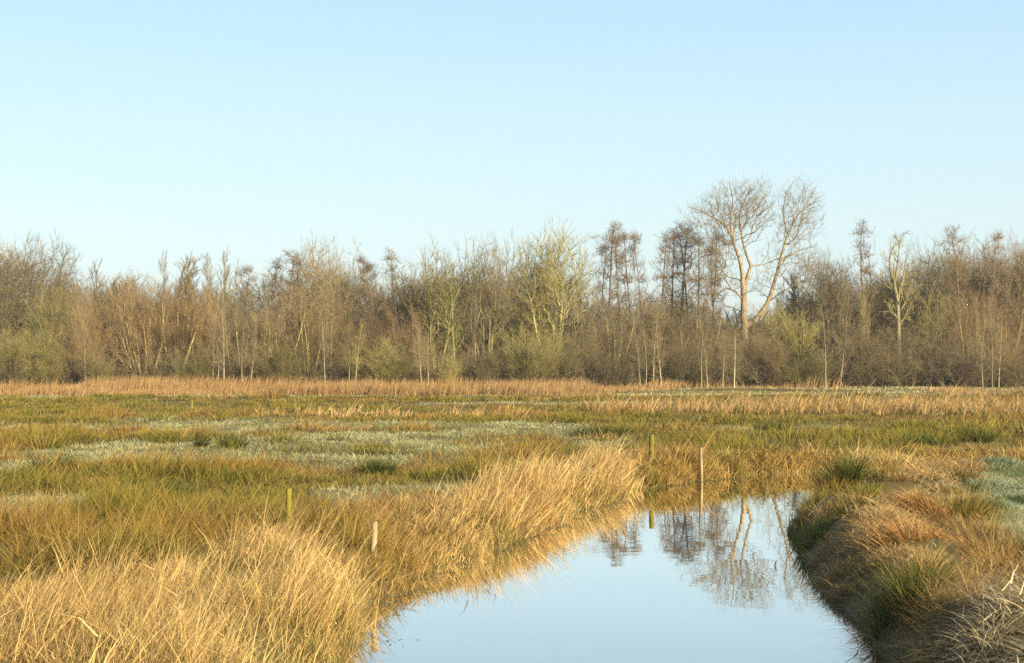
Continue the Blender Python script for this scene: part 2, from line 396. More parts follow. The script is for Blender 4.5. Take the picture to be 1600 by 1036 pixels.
def meadow():
    rush, turf = Heap(), Heap()
    # tussock centres, spaced wider with distance
    n = 8200
    y = np.exp(rng.uniform(np.log(11.5), np.log(101), n)); x = rng.uniform(-.6, .6, n) * (y * .727 + 2.5)
    c = np.stack([x, y], 1); sd = sdist(x, y); fr = frost(x, y)
    big = fbm(x * .36, y * .30, 41, 3); rn = fbm(x * .12 + 9, y * .2 + 5, 61, 3) - .06 + .16 * sstep(15.5, 17.5, y) * (1 - sstep(20.5, 22.5, y)) * (x < 0); cl = fbm(x * .5, y * .5, 21, 3)
    k = (sd > .2) & ~((x > 2.9) & (y < 29) & (sd < 5)) & (fr < rng.uniform(.15, .6, n)) & (cl > rng.uniform(.15, .42, n))
    k &= ~in_poly(gold_left, x, y) & ~in_poly(gold_mid, x, y)
    c, x, y, big, rn, cl = c[k], x[k], y[k], big[k], rn[k], cl[k]; n = len(c)
    far = sstep(22, 60, y)
    h = (.12 + .50 * sstep(.38, .66, big) * rng.uniform(.55, 1.15, n)) * (1 - .30 * far)
    rust = np.clip(sstep(.47, .60, rn) * .9 + rng.normal(0, .12, n), 0, 1)
    dark = rng.uniform(0, 1, n)
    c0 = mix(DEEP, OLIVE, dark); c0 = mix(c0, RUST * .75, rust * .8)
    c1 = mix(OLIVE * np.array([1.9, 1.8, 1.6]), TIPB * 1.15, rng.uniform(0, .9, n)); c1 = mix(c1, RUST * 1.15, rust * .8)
    dry = rng.uniform(0, 1, n) < .03 + .06 * rust
    c0[dry] = GOLD_A * .6; c1[dry] = GOLD_A * rng.uniform(.7, 1.0, (dry.sum(), 1))
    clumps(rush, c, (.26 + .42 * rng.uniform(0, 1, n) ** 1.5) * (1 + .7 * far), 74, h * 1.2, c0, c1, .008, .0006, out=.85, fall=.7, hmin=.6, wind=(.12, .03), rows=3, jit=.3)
    # finer loose growth between the tussocks
    n = 190000
    x, y = scatter_log(n, 11.5, 101)
    P, sd = ground_pts(np.stack([x, y], 1)); fr = frost(x, y)
    isf = fr > rng.uniform(.25, .75, n)
    ok = (sd > .12) & ~((x > 2.9) & (y < 30) & (sd < 6))
    k = ok & ~isf; m = k.sum(); yk = y[k]
    rn = fbm(x[k] * .12 + 9, yk * .2 + 5, 61, 3) - .06; rust = np.clip(sstep(.45, .62, rn) + rng.normal(0, .15, m), 0, 1)
    b = mix(np.array([.13, .115, .022]), np.array([.29, .22, .07]), rng.uniform(0, 1, m)); b = mix(b, RUST * .9, rust * .7)
    st = rng.uniform(0, 1, m) < .05 + .55 * fr[k]
    b[st] = mix(np.array([.22, .20, .07]), np.array([.38, .36, .18]), rng.uniform(0, 1, st.sum()))
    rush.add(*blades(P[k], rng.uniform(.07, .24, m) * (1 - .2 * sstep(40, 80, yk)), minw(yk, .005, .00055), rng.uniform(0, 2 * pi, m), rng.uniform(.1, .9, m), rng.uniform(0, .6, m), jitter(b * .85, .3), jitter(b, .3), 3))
    # short frosted turf, sown denser than the loose growth
    x, y = scatter_log(520000, 11.5, 101); fr = frost(x, y)
    f = fr > rng.uniform(.2, .85, len(x)); x, y = x[f], y[f]
    P, sd = ground_pts(np.stack([x, y], 1)); f = (sd > .3) & ~((x > 2.9) & (y < 30) & (sd < 6)); m = f.sum(); yk = y[f]
    a = fbm(x[f] * .7, y[f] * .7, 91, 3)
    g = mix(np.array([.20, .19, .06]), FROSTC, sstep(.30, .55, a + rng.normal(0, .1, m)))
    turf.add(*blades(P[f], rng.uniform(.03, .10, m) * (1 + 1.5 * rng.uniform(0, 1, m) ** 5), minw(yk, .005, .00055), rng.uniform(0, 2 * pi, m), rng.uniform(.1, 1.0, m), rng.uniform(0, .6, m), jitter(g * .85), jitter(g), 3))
    # right-hand frosted pasture
    q = sample_poly(right_turf, 520000, .25)
    q = q[q[:, 0] < q[:, 1] * .42 + 1.5]
    Pq, _ = ground_pts(q); m = len(q)
    a = fbm(q[:, 0] * .9, q[:, 1] * .7, 95, 4); hum = fbm(q[:, 0] * .7 + 5, q[:, 1] * .7, 96, 3)
    k = rng.uniform(0, 1, m) < .55 + .8 * hum
    Pq, a, hum, q = Pq[k], a[k], hum[k], q[k]; m = len(q)
    g = mix(np.array([.11, .15, .03]), np.array([.46, .50, .33]), sstep(.34, .60, a + rng.normal(0, .1, m)))
    turf.add(*blades(Pq, rng.uniform(.05, .15, m) * (.6 + 1.1 * sstep(.4, .7, hum)), minw(q[:, 1], .006, .0005), rng.uniform(0, 2 * pi, m), rng.uniform(.1, 1.1, m), rng.uniform(0, .7, m), jitter(g * .75, .3), jitter(g, .3), 3))
    n = 26000; y = rng.uniform(97, 128, n); x = rng.uniform(2, 56, n); f = frost(x, y); k = f > rng.uniform(0, .8, n); x, y = x[k], y[k]; m = len(x)
    P, _ = ground_pts(np.stack([x, y], 1)); g = mix(np.array([.32, .26, .10]), np.array([.52, .46, .24]), sstep(.35, .6, fbm(x * .15, y * .5, 92, 3) + rng.normal(0, .1, m)))
    turf.add(*blades(P, rng.uniform(.05, .2, m), rng.uniform(.05, .1, m), rng.uniform(0, 2 * pi, m), rng.uniform(.1, 1, m), rng.uniform(0, .5, m), jitter(g), jitter(g), 3))
    rush.build('rush_grass', M['rush'], 'olive and rust rushes covering the wet meadow')
    turf.build('frosted_grass', M['frost'], 'short pale frosted turf between the rushes and on the pasture')
meadow()

# ---- golden reed grass of the left bank, the end bank and the far strips
def reeds():
    H = Heap()
    def stand(P2, ncl, per, h0, h1, soft, wd, wk=.0005, out=.24, wind=(.13, .02), tall=.4, ca=GOLD_A, cb=GOLD_B, rows=4, green=.16, rusty=.8, leaf=.32, rad=(.12, .32)):
        xy = sample_poly(P2, ncl, soft); n = len(xy)
        k = sdist(xy[:, 0], xy[:, 1]) > -.05; xy = xy[k]; n = len(xy)
        cl = fbm(xy[:, 0] * 1.1, xy[:, 1] * .8, 71, 3) + rng.normal(0, .04, n)
        h = (h0 + (h1 - h0) * sstep(.3, .66, cl)) * rng.uniform(.5, 1.2, n)
        tn = fbm(xy[:, 0] * .55, xy[:, 1] * .55, 81, 3)
        c = mix(ca, cb, rng.uniform(0, 1, n)); c = mix(c, RUST * 1.15, np.clip(sstep(.48, .72, tn) * rusty * rng.uniform(.2, 1.4, n), 0, .85))
        g = rng.uniform(0, 1, n) < green + .4 * sstep(.46, .36, tn)
        c[g] = mix(np.array([.16, .16, .03]), np.array([.30, .26, .07]), rng.uniform(0, 1, g.sum())); h[g] *= .6
        clumps(H, xy, rng.uniform(rad[0], rad[1], n), per, h, c * .82, c * 1.04, wd, wk, out, wind, (0, .4), .13, rows, .5, leaf, None, -.1, .3, .21)
        b = mix(np.array([.07, .065, .012]), np.array([.26, .21, .05]), rng.uniform(0, 1, n) ** 1.3); b = mix(b, np.array([.20, .11, .04]), rng.uniform(0, 1, n) * sstep(.4, .6, tn))
        clumps(H, xy + rng.normal(0, .12, xy.shape), rng.uniform(.15, .3, n), max(6, per // 2), h * .45, b * .9, b * 1.1, wd, wk, .8, (.05, 0), (.1, 1.2), .25, rows, .4, 0, None, -.05, .4, .25)
        t = rng.uniform(0, 1, n) < tall                                  # a few tall stalks with a thin drooping plume
        m = t.sum() * 2
        q = np.repeat(xy[t], 2, 0) + rng.normal(0, .1, (m, 2)); P, sd = ground_pts(q)
        hh = np.repeat(h[t], 2) * rng.uniform(1.1, 1.6, m); cc = jitter(np.tile(cb, (m, 1)), .2)
        H.add(*blades(P, hh, minw(P[:, 1], wd * .8, wk), rng.normal(.2, .5, m), np.abs(rng.normal(.3, .15, m)), rng.uniform(0, .5, m), cc * .9, cc, 5))
    stand(gold_left, 1900, 28, .20, .64, .2, .0066, green=.26, rusty=1.0)
    stand(gold_mid, 1550, 26, .28, .66, .3, .009, wk=.0005, wind=(.2, .03))
    fringe = np.array([(-1.75, 14.6), (-1.6, 16.5), px(640, 900, 0)[:2], px(700, 872)[:2], px(660, 842)[:2], px(560, 850)[:2], px(480, 868)[:2]])
    stand(fringe, 420, 30, .16, .36, .2, .009, out=.6, ca=np.array([.32, .25, .07]), cb=np.array([.60, .42, .15]), green=.28, tall=.02)
    wet = np.array([px(700, 850)[:2], px(780, 842)[:2], px(900, 795)[:2], px(1000, 764)[:2], px(1000, 775, WZ)[:2], px(900, 812, WZ)[:2], px(770, 866, WZ)[:2], px(690, 896, WZ)[:2]])
    stand(wet, 420, 28, .16, .38, .15, .010, out=.7, ca=np.array([.26, .22, .06]), cb=np.array([.52, .36, .13]), green=.4, tall=.02)
    stand(gold_end, 1000, 26, .28, .58, .25, .010, out=.6, wind=(.1, 0), ca=np.array([.40, .29, .09]), cb=np.array([.74, .53, .20]), green=.08, tall=.15)
    rusty = np.array([px(395, 850)[:2], px(560, 858)[:2], px(660, 845)[:2], px(690, 805)[:2], px(640, 788)[:2], px(470, 806)[:2]])
    stand(rusty, 420, 28, .30, .58, .3, .009, out=.5, wind=(.15, .02), ca=np.array([.26, .15, .05]), cb=np.array([.46, .30, .10]), green=.4, tall=.08)
    endfr = poly[(poly[:, 1] > 29.5) & (poly[:, 0] > 2)]
    for q in range(1):
        c = np.repeat(endfr, 14, 0) + np.array([0, .25]) + rng.normal(0, .25, (len(endfr) * 14, 2)); c = c[sdist(c[:, 0], c[:, 1]) > -.05]; n = len(c)
        b = mix(np.array([.28, .20, .055]), np.array([.66, .46, .16]), rng.uniform(0, 1, n))
        clumps(H, c, .2, 26, rng.uniform(.2, .5, n), b * .8, b * 1.05, .011, .0006, .5, (.05, 0), (0, .6), .15, 4, .35, .3, sdmin=0.0)
    rb = np.array([px(1000, 752)[:2], px(1090, 752)[:2], px(1090, 716)[:2], px(1000, 716)[:2]])
    stand(rb, 200, 26, .35, .7, .3, .010, out=.6, wind=(.15, 0), ca=RUST * 1.1, cb=np.array([.60, .40, .14]), green=.15, tall=.1)
    stand(gold_far, 1250, 14, .6, 1.1, .6, .028, rows=3, out=.15, wind=(.06, 0), tall=.12, ca=np.array([.44, .28, .11]), cb=np.array([.62, .42, .18]), leaf=.2, rad=(.2, .5))
    stand(gold_bits, 120, 14, .3, .6, .5, .02, rows=3, out=.15, wind=(.06, 0), ca=np.array([.44, .27, .11]), leaf=.2)
    stand(bits2, 50, 12, .3, .6, .5, .02, rows=3, out=.15, wind=(.06, 0), leaf=.2)
    H.build('reed_grass', M['blade'], 'golden dry reed grass leaning along the left bank and in far strips')
    # the rust-coloured belt in front of the wood
    B = Heap()
    def belt(n, x0, x1, y0, y1, ha, hb, keep=None, ca=(.34, .20, .08), cb=(.54, .36, .165)):
        x = rng.uniform(x0, x1, n); y = y0 + (y1 - y0) * rng.uniform(0, 1, n) ** 1.3 + 2.5 * (fbm(x * .08, x * 0, 5) - .5)
        if keep is not None:
            k = keep(x, y); x, y = x[k], y[k]
        n = len(x); P, _ = ground_pts(np.stack([x, y], 1)); hn = fbm(x * .25, y * .25, 15, 4)
        h = (ha + (hb - ha) * sstep(.3, .7, hn)) * rng.uniform(.5, 1.12, n)
        c = mix(np.array(ca), np.array(cb), np.clip(rng.uniform(0, 1, n) * .6 + .9 * (fbm(x * .15, y * .3, 19, 3) - .3), 0, 1))
        B.add(*blades(P, h, rng.uniform(.025, .055, n), rng.normal(.2, .8, n), np.abs(rng.normal(.1, .1, n)), rng.uniform(0, .4, n), jitter(c, .3), jitter(c * .95, .2), 3))
    belt(58000, -72, 27, 98.5, 116, .35, 1.2, lambda x, y: ((x < 14) | (rng.uniform(0, 1, len(x)) < .3)) & (y > 98 + 14 * sstep(4, 20, x + 6 * fbm(x * .4, y * .4, 3))))
    belt(24000, 12, 72, 118, 126.5, .2, 1.15)
    belt(4000, 40, 54, 122, 128.5, .9, 1.9)
    belt(3500, 31, 48, 100, 106, .2, .7, None, (.38, .22, .09), (.53, .36, .18))
    B.build('reed_belt', M['blade'], 'rust brown reed belt standing in front of the wood')
reeds()

# ---- right bank: sedge, rush and bent frosted grass
def right_bank():
    H = Heap()
    def cents(n, fn=None, y0=9.5, y1=33):
        y = np.exp(rng.uniform(np.log(y0), np.log(y1), n)); x = 2.7 + rng.uniform(0, 1, n) * (.42 * y - 1.2)
        sd = sdist(x, y)
        k = (sd > .05) & ~in_poly(right_turf, x, y) & (sd < 7)
        if fn is not None: k &= fn(x, y, sd)
        return np.stack([x[k], y[k]], 1), sd[k]
    u = lambda n: rng.uniform(0, 1, n)
    near = lambda x, y: y < 12.4 + .42 * (x - 3.2)
    # short dark thatch between the hummocks
    c, sd = cents(1700); e2, _ = cents(4200, lambda x, y, sd: sd < .6); c = np.concatenate([c, e2]); n = len(c)
    b = mix(np.array([.14, .09, .035]), np.array([.30, .20, .08]), u(n))
    clumps(H, c, .15 + .2 * u(n), 22, .08 + .12 * u(n), b * .8, b * 1.15, .0095, .0006, 1.1, (0, 0), (.3, 1.4), .3, 5, .4, .3, sdmin=-.05)
    # hummocks, thrown so that they keep clear of each other
    cand, sdc = cents(9000); keep = []
    for i in range(len(cand)):
        gap = .36 + .012 * cand[i, 1] + .16 * _hash(np.int64(i), np.int64(3), 9)
        if not keep or np.min(np.hypot(*(cand[keep] - cand[i]).T)) > gap: keep.append(i)
    c, sd = cand[keep], sdc[keep]; x, y = c[:, 0], c[:, 1]; n = len(c)
    # which plant grows where along the bank (photograph positions of the clump feet)
    anchors = [(1310, 790, 'g'), (1370, 742, 't'), (1440, 738, 't'), (1345, 775, 'g'), (1268, 812, 'g'), (1330, 842, 't'), (1400, 802, 't'), (1462, 792, 't'), (1290, 862, 't'), (1362, 872, 't'),
               (1240, 872, 'e'), (1270, 912, 'e'), (1340, 905, 'e'), (1420, 872, 's'), (1458, 850, 's'), (1430, 922, 't'), (1500, 905, 'g'), (1570, 905, 'r'), (1560, 955, 'r'), (1475, 962, 'r'),
               (1402, 982, 'g'), (1330, 962, 'e'), (1372, 1012, 'e'), (1440, 1022, 'n'), (1500, 1012, 'n'), (1560, 1002, 'n'), (1600, 1040, 'n'), (1420, 1075, 'n'), (1540, 862, 'r'), (1592, 862, 'r'), (1482, 722, 't'), (1545, 722, 'r'), (1650, 960, 'r'), (1650, 1040, 'n')]
    ap = np.array([(p, q) for p, q, _ in anchors], float); at_ = np.array([t for _, _, t in anchors])
    pxx = 800 + F * x / y + rng.normal(0, 14, n); pyy = 570 + F * CAMH / y + rng.normal(0, 12, n)
    ty = at_[np.argmin((pxx[:, None] - ap[None, :, 0]) ** 2 + (1.3 * (pyy[:, None] - ap[None, :, 1])) ** 2, axis=1)]
    flip = u(n) < .12; ty[flip] = rng.choice(np.array(['g', 't', 'r', 'e']), flip.sum())
    gr, ta, ed, swept, nr, ru = [ty == k for k in 'gtesnr']
    def grow(k, per, rad, h, a0, a1, b0, b1, wd, out, wind, curl, bent, rows, leaf, fall, sdmin=.0):
        m = k.sum()
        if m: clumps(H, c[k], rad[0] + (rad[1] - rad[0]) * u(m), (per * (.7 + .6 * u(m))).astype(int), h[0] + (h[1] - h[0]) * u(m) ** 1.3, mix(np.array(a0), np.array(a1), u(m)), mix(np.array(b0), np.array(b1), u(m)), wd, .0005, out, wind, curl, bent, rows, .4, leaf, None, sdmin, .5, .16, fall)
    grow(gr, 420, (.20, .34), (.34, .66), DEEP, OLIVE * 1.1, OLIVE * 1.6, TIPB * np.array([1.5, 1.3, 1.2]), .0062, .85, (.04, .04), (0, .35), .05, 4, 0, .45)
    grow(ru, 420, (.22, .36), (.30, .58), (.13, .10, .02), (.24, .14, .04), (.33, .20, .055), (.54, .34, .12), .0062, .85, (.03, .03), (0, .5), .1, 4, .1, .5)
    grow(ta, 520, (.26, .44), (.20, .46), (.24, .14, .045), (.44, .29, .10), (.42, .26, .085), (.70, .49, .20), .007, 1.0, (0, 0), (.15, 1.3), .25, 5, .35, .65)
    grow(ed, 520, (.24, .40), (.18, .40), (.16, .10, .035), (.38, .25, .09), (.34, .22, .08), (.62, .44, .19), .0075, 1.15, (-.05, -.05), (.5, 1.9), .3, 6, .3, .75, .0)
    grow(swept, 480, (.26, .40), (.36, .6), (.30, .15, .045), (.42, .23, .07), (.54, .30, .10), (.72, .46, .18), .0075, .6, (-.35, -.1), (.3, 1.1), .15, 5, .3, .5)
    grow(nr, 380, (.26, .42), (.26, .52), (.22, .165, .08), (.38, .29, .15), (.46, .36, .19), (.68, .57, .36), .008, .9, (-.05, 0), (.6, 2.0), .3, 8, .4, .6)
    k2 = nr | (near(x, y) & gr)
    if k2.any():
        m = k2.sum()
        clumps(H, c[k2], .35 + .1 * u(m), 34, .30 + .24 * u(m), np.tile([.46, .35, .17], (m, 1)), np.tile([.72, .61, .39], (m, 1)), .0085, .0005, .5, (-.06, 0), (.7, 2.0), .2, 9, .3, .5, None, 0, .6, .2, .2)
    k2 = ta | ed
    m = k2.sum()
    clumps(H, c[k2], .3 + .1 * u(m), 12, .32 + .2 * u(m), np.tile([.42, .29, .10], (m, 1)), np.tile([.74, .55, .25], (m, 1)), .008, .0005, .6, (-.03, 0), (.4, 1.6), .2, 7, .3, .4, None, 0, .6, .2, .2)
    # sparse ragged fringe dipping into the water
    c2, sd2 = cents(380, lambda x, y, sd: (sd < .22)); m = len(c2)
    b = mix(np.array([.10, .07, .03]), np.array([.34, .24, .11]), u(m))
    clumps(H, c2, .08 + .1 * u(m), 18, .14 + .3 * u(m), b * .8, b * 1.2, .008, .0006, 1.1, (-.35, -.1), (.4, 1.7), .3, 5, .4, .3, sdmin=-.15)
    H.build('bank_sedge', M['blade'], 'tangled sedge and bent frosted grass on the right bank')
right_bank()

# ------------------------------------------------------------------ trees
def norm(v):
    return v / (np.linalg.norm(v, axis=-1, keepdims=True) + 1e-9)

def perp(d, rs):
    r = rs.normal(0, 1, d.shape); r = r - (r * d).sum(-1, keepdims=True) * d
    return norm(r)

def run(P0, D, L, n, wander, up, rs):
    """polylines of n points from base points P0 along D"""
    N = len(P0); pts = [P0]; d = D; step = (L / (n - 1))[:, None]
    for i in range(n - 1):
        d = norm(d + rs.normal(0, wander, (N, 3)) + np.array([0, 0, up]))
        pts.append(pts[-1] + d * step)
    return np.stack(pts, 1)

def taper(r0, r1, n):
    t = np.linspace(0, 1, n)[None]
    return r0[:, None] * (1 - t) + r1[:, None] * t

def children(pts, rad, L, m, t0, t1, ang, angs, ratio, shape, n, wander, up, rr, rs, rmin):
    """m side branches on every polyline"""
    N, k, _ = pts.shape
    t = t0 + (t1 - t0) * ((np.arange(m)[None] + rs.uniform(0, 1, (N, m))) / m)
    f = t * (k - 1); i = np.minimum(f.astype(int), k - 2); fr = (f - i)[..., None]
    idx = np.arange(N)[:, None]
    a, b = pts[idx, i], pts[idx, i + 1]
    P0 = a * (1 - fr) + b * fr; d = norm(b - a)
    ra = rad[idx, i] * (1 - fr[..., 0]) + rad[idx, i + 1] * fr[..., 0]
    th = np.clip(rs.normal(ang, angs, (N, m)), .05, 2.0)[..., None]
    nd = norm(d * np.cos(th) + perp(d, rs) * np.sin(th))
    LL = L[:, None] * ratio * rs.uniform(.6, 1.25, (N, m)) * shape(t)
    P0 = P0.reshape(-1, 3); nd = nd.reshape(-1, 3); LL = LL.ravel(); r = np.maximum(ra.ravel() * rr, rmin)
    return run(P0, nd, LL, n, wander, up, rs), taper(r, np.maximum(r * .35, rmin * .55), n), LL

def tubes(pts, rad, k):
    N, n, _ = pts.shape
    d = np.gradient(pts, axis=1); d = norm(d)
    ref = np.where(np.abs(d[..., 2:3]) > .9, np.array([1., 0, 0]), np.array([0, 0, 1.]))
    u = norm(np.cross(d, ref)); v = np.cross(d, u)
    a = np.arange(k) * 2 * pi / k
    ring = pts[:, :, None] + rad[:, :, None, None] * (u[:, :, None] * np.cos(a)[None, None, :, None] + v[:, :, None] * np.sin(a)[None, None, :, None])
    base = (np.arange(N) * n * k)[:, None, None] + (np.arange(n - 1) * k)[None, :, None]
    j = np.arange(k)[None, None]; j2 = (np.arange(k) + 1)[None, None] % k
    q = np.stack([base + j, base + j2, base + k + j2, base + k + j], -1).reshape(-1, 4)
    return ring.reshape(-1, 3), q

def join(parts):
    V, Q, n = [], [], 0
    for v, q in parts:
        V.append(v); Q.append(q + n); n += len(v)
    return np.concatenate(V), np.concatenate(Q)

def leafs(pts, m, size, rs, spread=.15):
    """small bent leaf or catkin quads along the polylines"""
    N, k, _ = pts.shape
    i = rs.integers(0, k - 1, (N, m)); f = rs.uniform(0, 1, (N, m, 1)); idx = np.arange(N)[:, None]
    P = pts[idx, i] * (1 - f) + pts[idx, i + 1] * f + rs.normal(0, spread, (N, m, 3))
    P = P.reshape(-1, 3); n = len(P)
    u = norm(rs.normal(0, 1, (n, 3))); v = perp(u, rs)
    s = size * rs.uniform(.6, 1.3, (n, 1))
    V = np.stack([P - u * s, P + v * s * .5, P + u * s, P - v * s * .5], 1).reshape(-1, 3)
    return V, np.arange(n * 4).reshape(-1, 4)

one = lambda t: np.ones_like(t)
dome = lambda t: .45 + .75 * np.sin(np.clip(t, 0, 1) * pi * .85)
cone = lambda t: 1.15 - .8 * t

def build_tree(stems, rads, Ls, levels, rs, ntrunk=1):
    """levels: list of dicts; the stems (and the first ntrunk-1 branch levels) make the trunk part, the rest the crown part"""
    pts, rad, L = stems, rads, Ls
    gen = [(pts, rad)]
    for lv in levels:
        pts, rad, L = children(pts, rad, L, lv['m'], lv.get('t0', .25), lv.get('t1', 1), lv['a'], lv.get('as_', .2), lv['r'], lv.get('s', one), lv.get('n', 4), lv.get('w', .12), lv.get('up', .05), lv.get('rr', .55), rs, lv.get('rmin', .006))
        gen.append((pts, rad))
    sides = [7, 5, 4, 3, 3, 3]
    tr = join([tubes(p, r, sides[i]) for i, (p, r) in enumerate(gen[:ntrunk])])
    cr = join([tubes(p, r, sides[min(i + ntrunk, 5)]) for i, (p, r) in enumerate(gen[ntrunk:])])
    return tr, cr, gen

def stems_fan(rs, n, H, spread, r0, wander=.04, up=.06, base=.25, npt=7, top=.15, hvar=.32):
    a = rs.uniform(0, 2 * pi, n); s = np.abs(rs.normal(0, spread, n))
    D = norm(np.stack([np.cos(a) * s, np.sin(a) * s, np.ones(n)], 1))
    P0 = np.stack([np.cos(a) * rs.uniform(0, base, n), np.sin(a) * rs.uniform(0, base, n), np.full(n, -.1)], 1)
    L = H * rs.uniform(1 - hvar, 1.0, n)
    if n: L[0] = H
    r = r0 * rs.uniform(.6, 1.1, n)
    return run(P0, D, L, npt, wander, up, rs), taper(r, r * top, npt), L

def mst_tree(stems, targets, rs, bf=.3, step=.35, tip=.008, pw=2.15, jit=.05, twig=4, tl=(.3, .75), tdir=(.8, .35, .75), fixed=0.0, thick=.055, minr=None):
    """a crown grown by joining every target point to the nearest limb; radii add up from the tips (pipe model)"""
    P, par, plen, rmin = [], [], [], []
    for st in stems:                                                     # (points, parent stem point index or -1, radii or None)
        pts, pi_, rr = st
        for i, p in enumerate(pts):
            par.append(pi_ if i == 0 else len(P) - 1); P.append(p)
            plen.append(0 if par[-1] < 0 else plen[par[-1]] + float(np.linalg.norm(p - P[par[-1]])))
            rmin.append(0 if rr is None else rr[i])
    n0 = len(P); cap = n0 + len(targets) * 14
    A = np.zeros((cap, 3)); A[:n0] = P; Lp = np.zeros(cap); Lp[:n0] = plen; n = n0
    usable = np.ones(cap, bool)
    order = np.argsort(np.linalg.norm(targets - A[0], axis=1) + rs.normal(0, .3, len(targets)))
    for t in targets[order]:
        d = np.linalg.norm(A[:n] - t, axis=1); j = int(np.argmin(d + bf * Lp[:n] + 5 * (A[:n, 2] < fixed)))
        k = min(max(1, int(d[j] / step)), 12)
        p0 = A[j]; dirp = norm(p0 - A[par[j]]) if par[j] >= 0 else np.array([0, 0, 1.])
        for i in range(1, k + 1):
            f = i / k
            q = p0 * (1 - f) + t * f + dirp * d[j] * .22 * f * (1 - f) * 2 + np.array([0, 0, -.10 * d[j] * f * (1 - f)]) + (rs.normal(0, jit, 3) if i < k else 0)
            A[n] = q; par.append(j if i == 1 else n - 1); Lp[n] = Lp[par[n]] + np.linalg.norm(q - A[par[n]]); n += 1
    A = A[:n]; par = np.array(par); acc = np.zeros(n); r = np.zeros(n)
    for i in range(n - 1, -1, -1):
        r[i] = max(acc[i], tip ** pw) ** (1 / pw)
        if i < n0: r[i] = max(r[i], rmin[i])
        if par[i] >= 0: acc[par[i]] += max(acc[i], tip ** pw)
    i = np.where(par >= 0)[0]; j = par[i]
    seg = np.stack([A[j], A[i]], 1); rad = np.stack([np.minimum(r[j], r[i] * 1.35), r[i]], 1)
    # run each piece slightly past its joint so that bends stay closed
    d = norm(seg[:, 1] - seg[:, 0]); seg[:, 0] -= d * rad[:, :1] * .4
    big = r[i] > thick
    tr = tubes(seg[big], rad[big], 7); cr = tubes(seg[~big], rad[~big], 4)
    fine = np.where((r < .03) & (np.arange(n) >= n0))[0]; f = np.repeat(fine, twig)
    nd = norm(norm(A[f] - A[par[f]]) * tdir[0] + np.array([0, 0, tdir[1]]) + rs.normal(0, tdir[2] / 1.7, (len(f), 3)))
    L = rs.uniform(tl[0], tl[1], len(f))
    tw = run(A[f], nd, L, 3, .16, .05, rs); tr_ = taper(np.full(len(f), tip * .85), np.full(len(f), tip * .4), 3)
    return tr, join([cr, tubes(tw, tr_, 3)]), [(tw, tr_)]

def ball(rs, n, c, rad, pw=.4, lump=.2, zmin=-9, seed=0):
    v = norm(rs.normal(0, 1, (n, 3))); a = np.arctan2(v[:, 1], v[:, 0])
    k = 1 + lump * (np.sin(a * 3 + seed + v[:, 2] * 4) * .5 + np.sin(a * 5 - seed * 2 + v[:, 2] * 7) * .5)
    p = np.array(c) + v * np.array(rad) * (rs.uniform(0, 1, (n, 1)) ** pw) * k[:, None]
    return p[p[:, 2] > zmin]

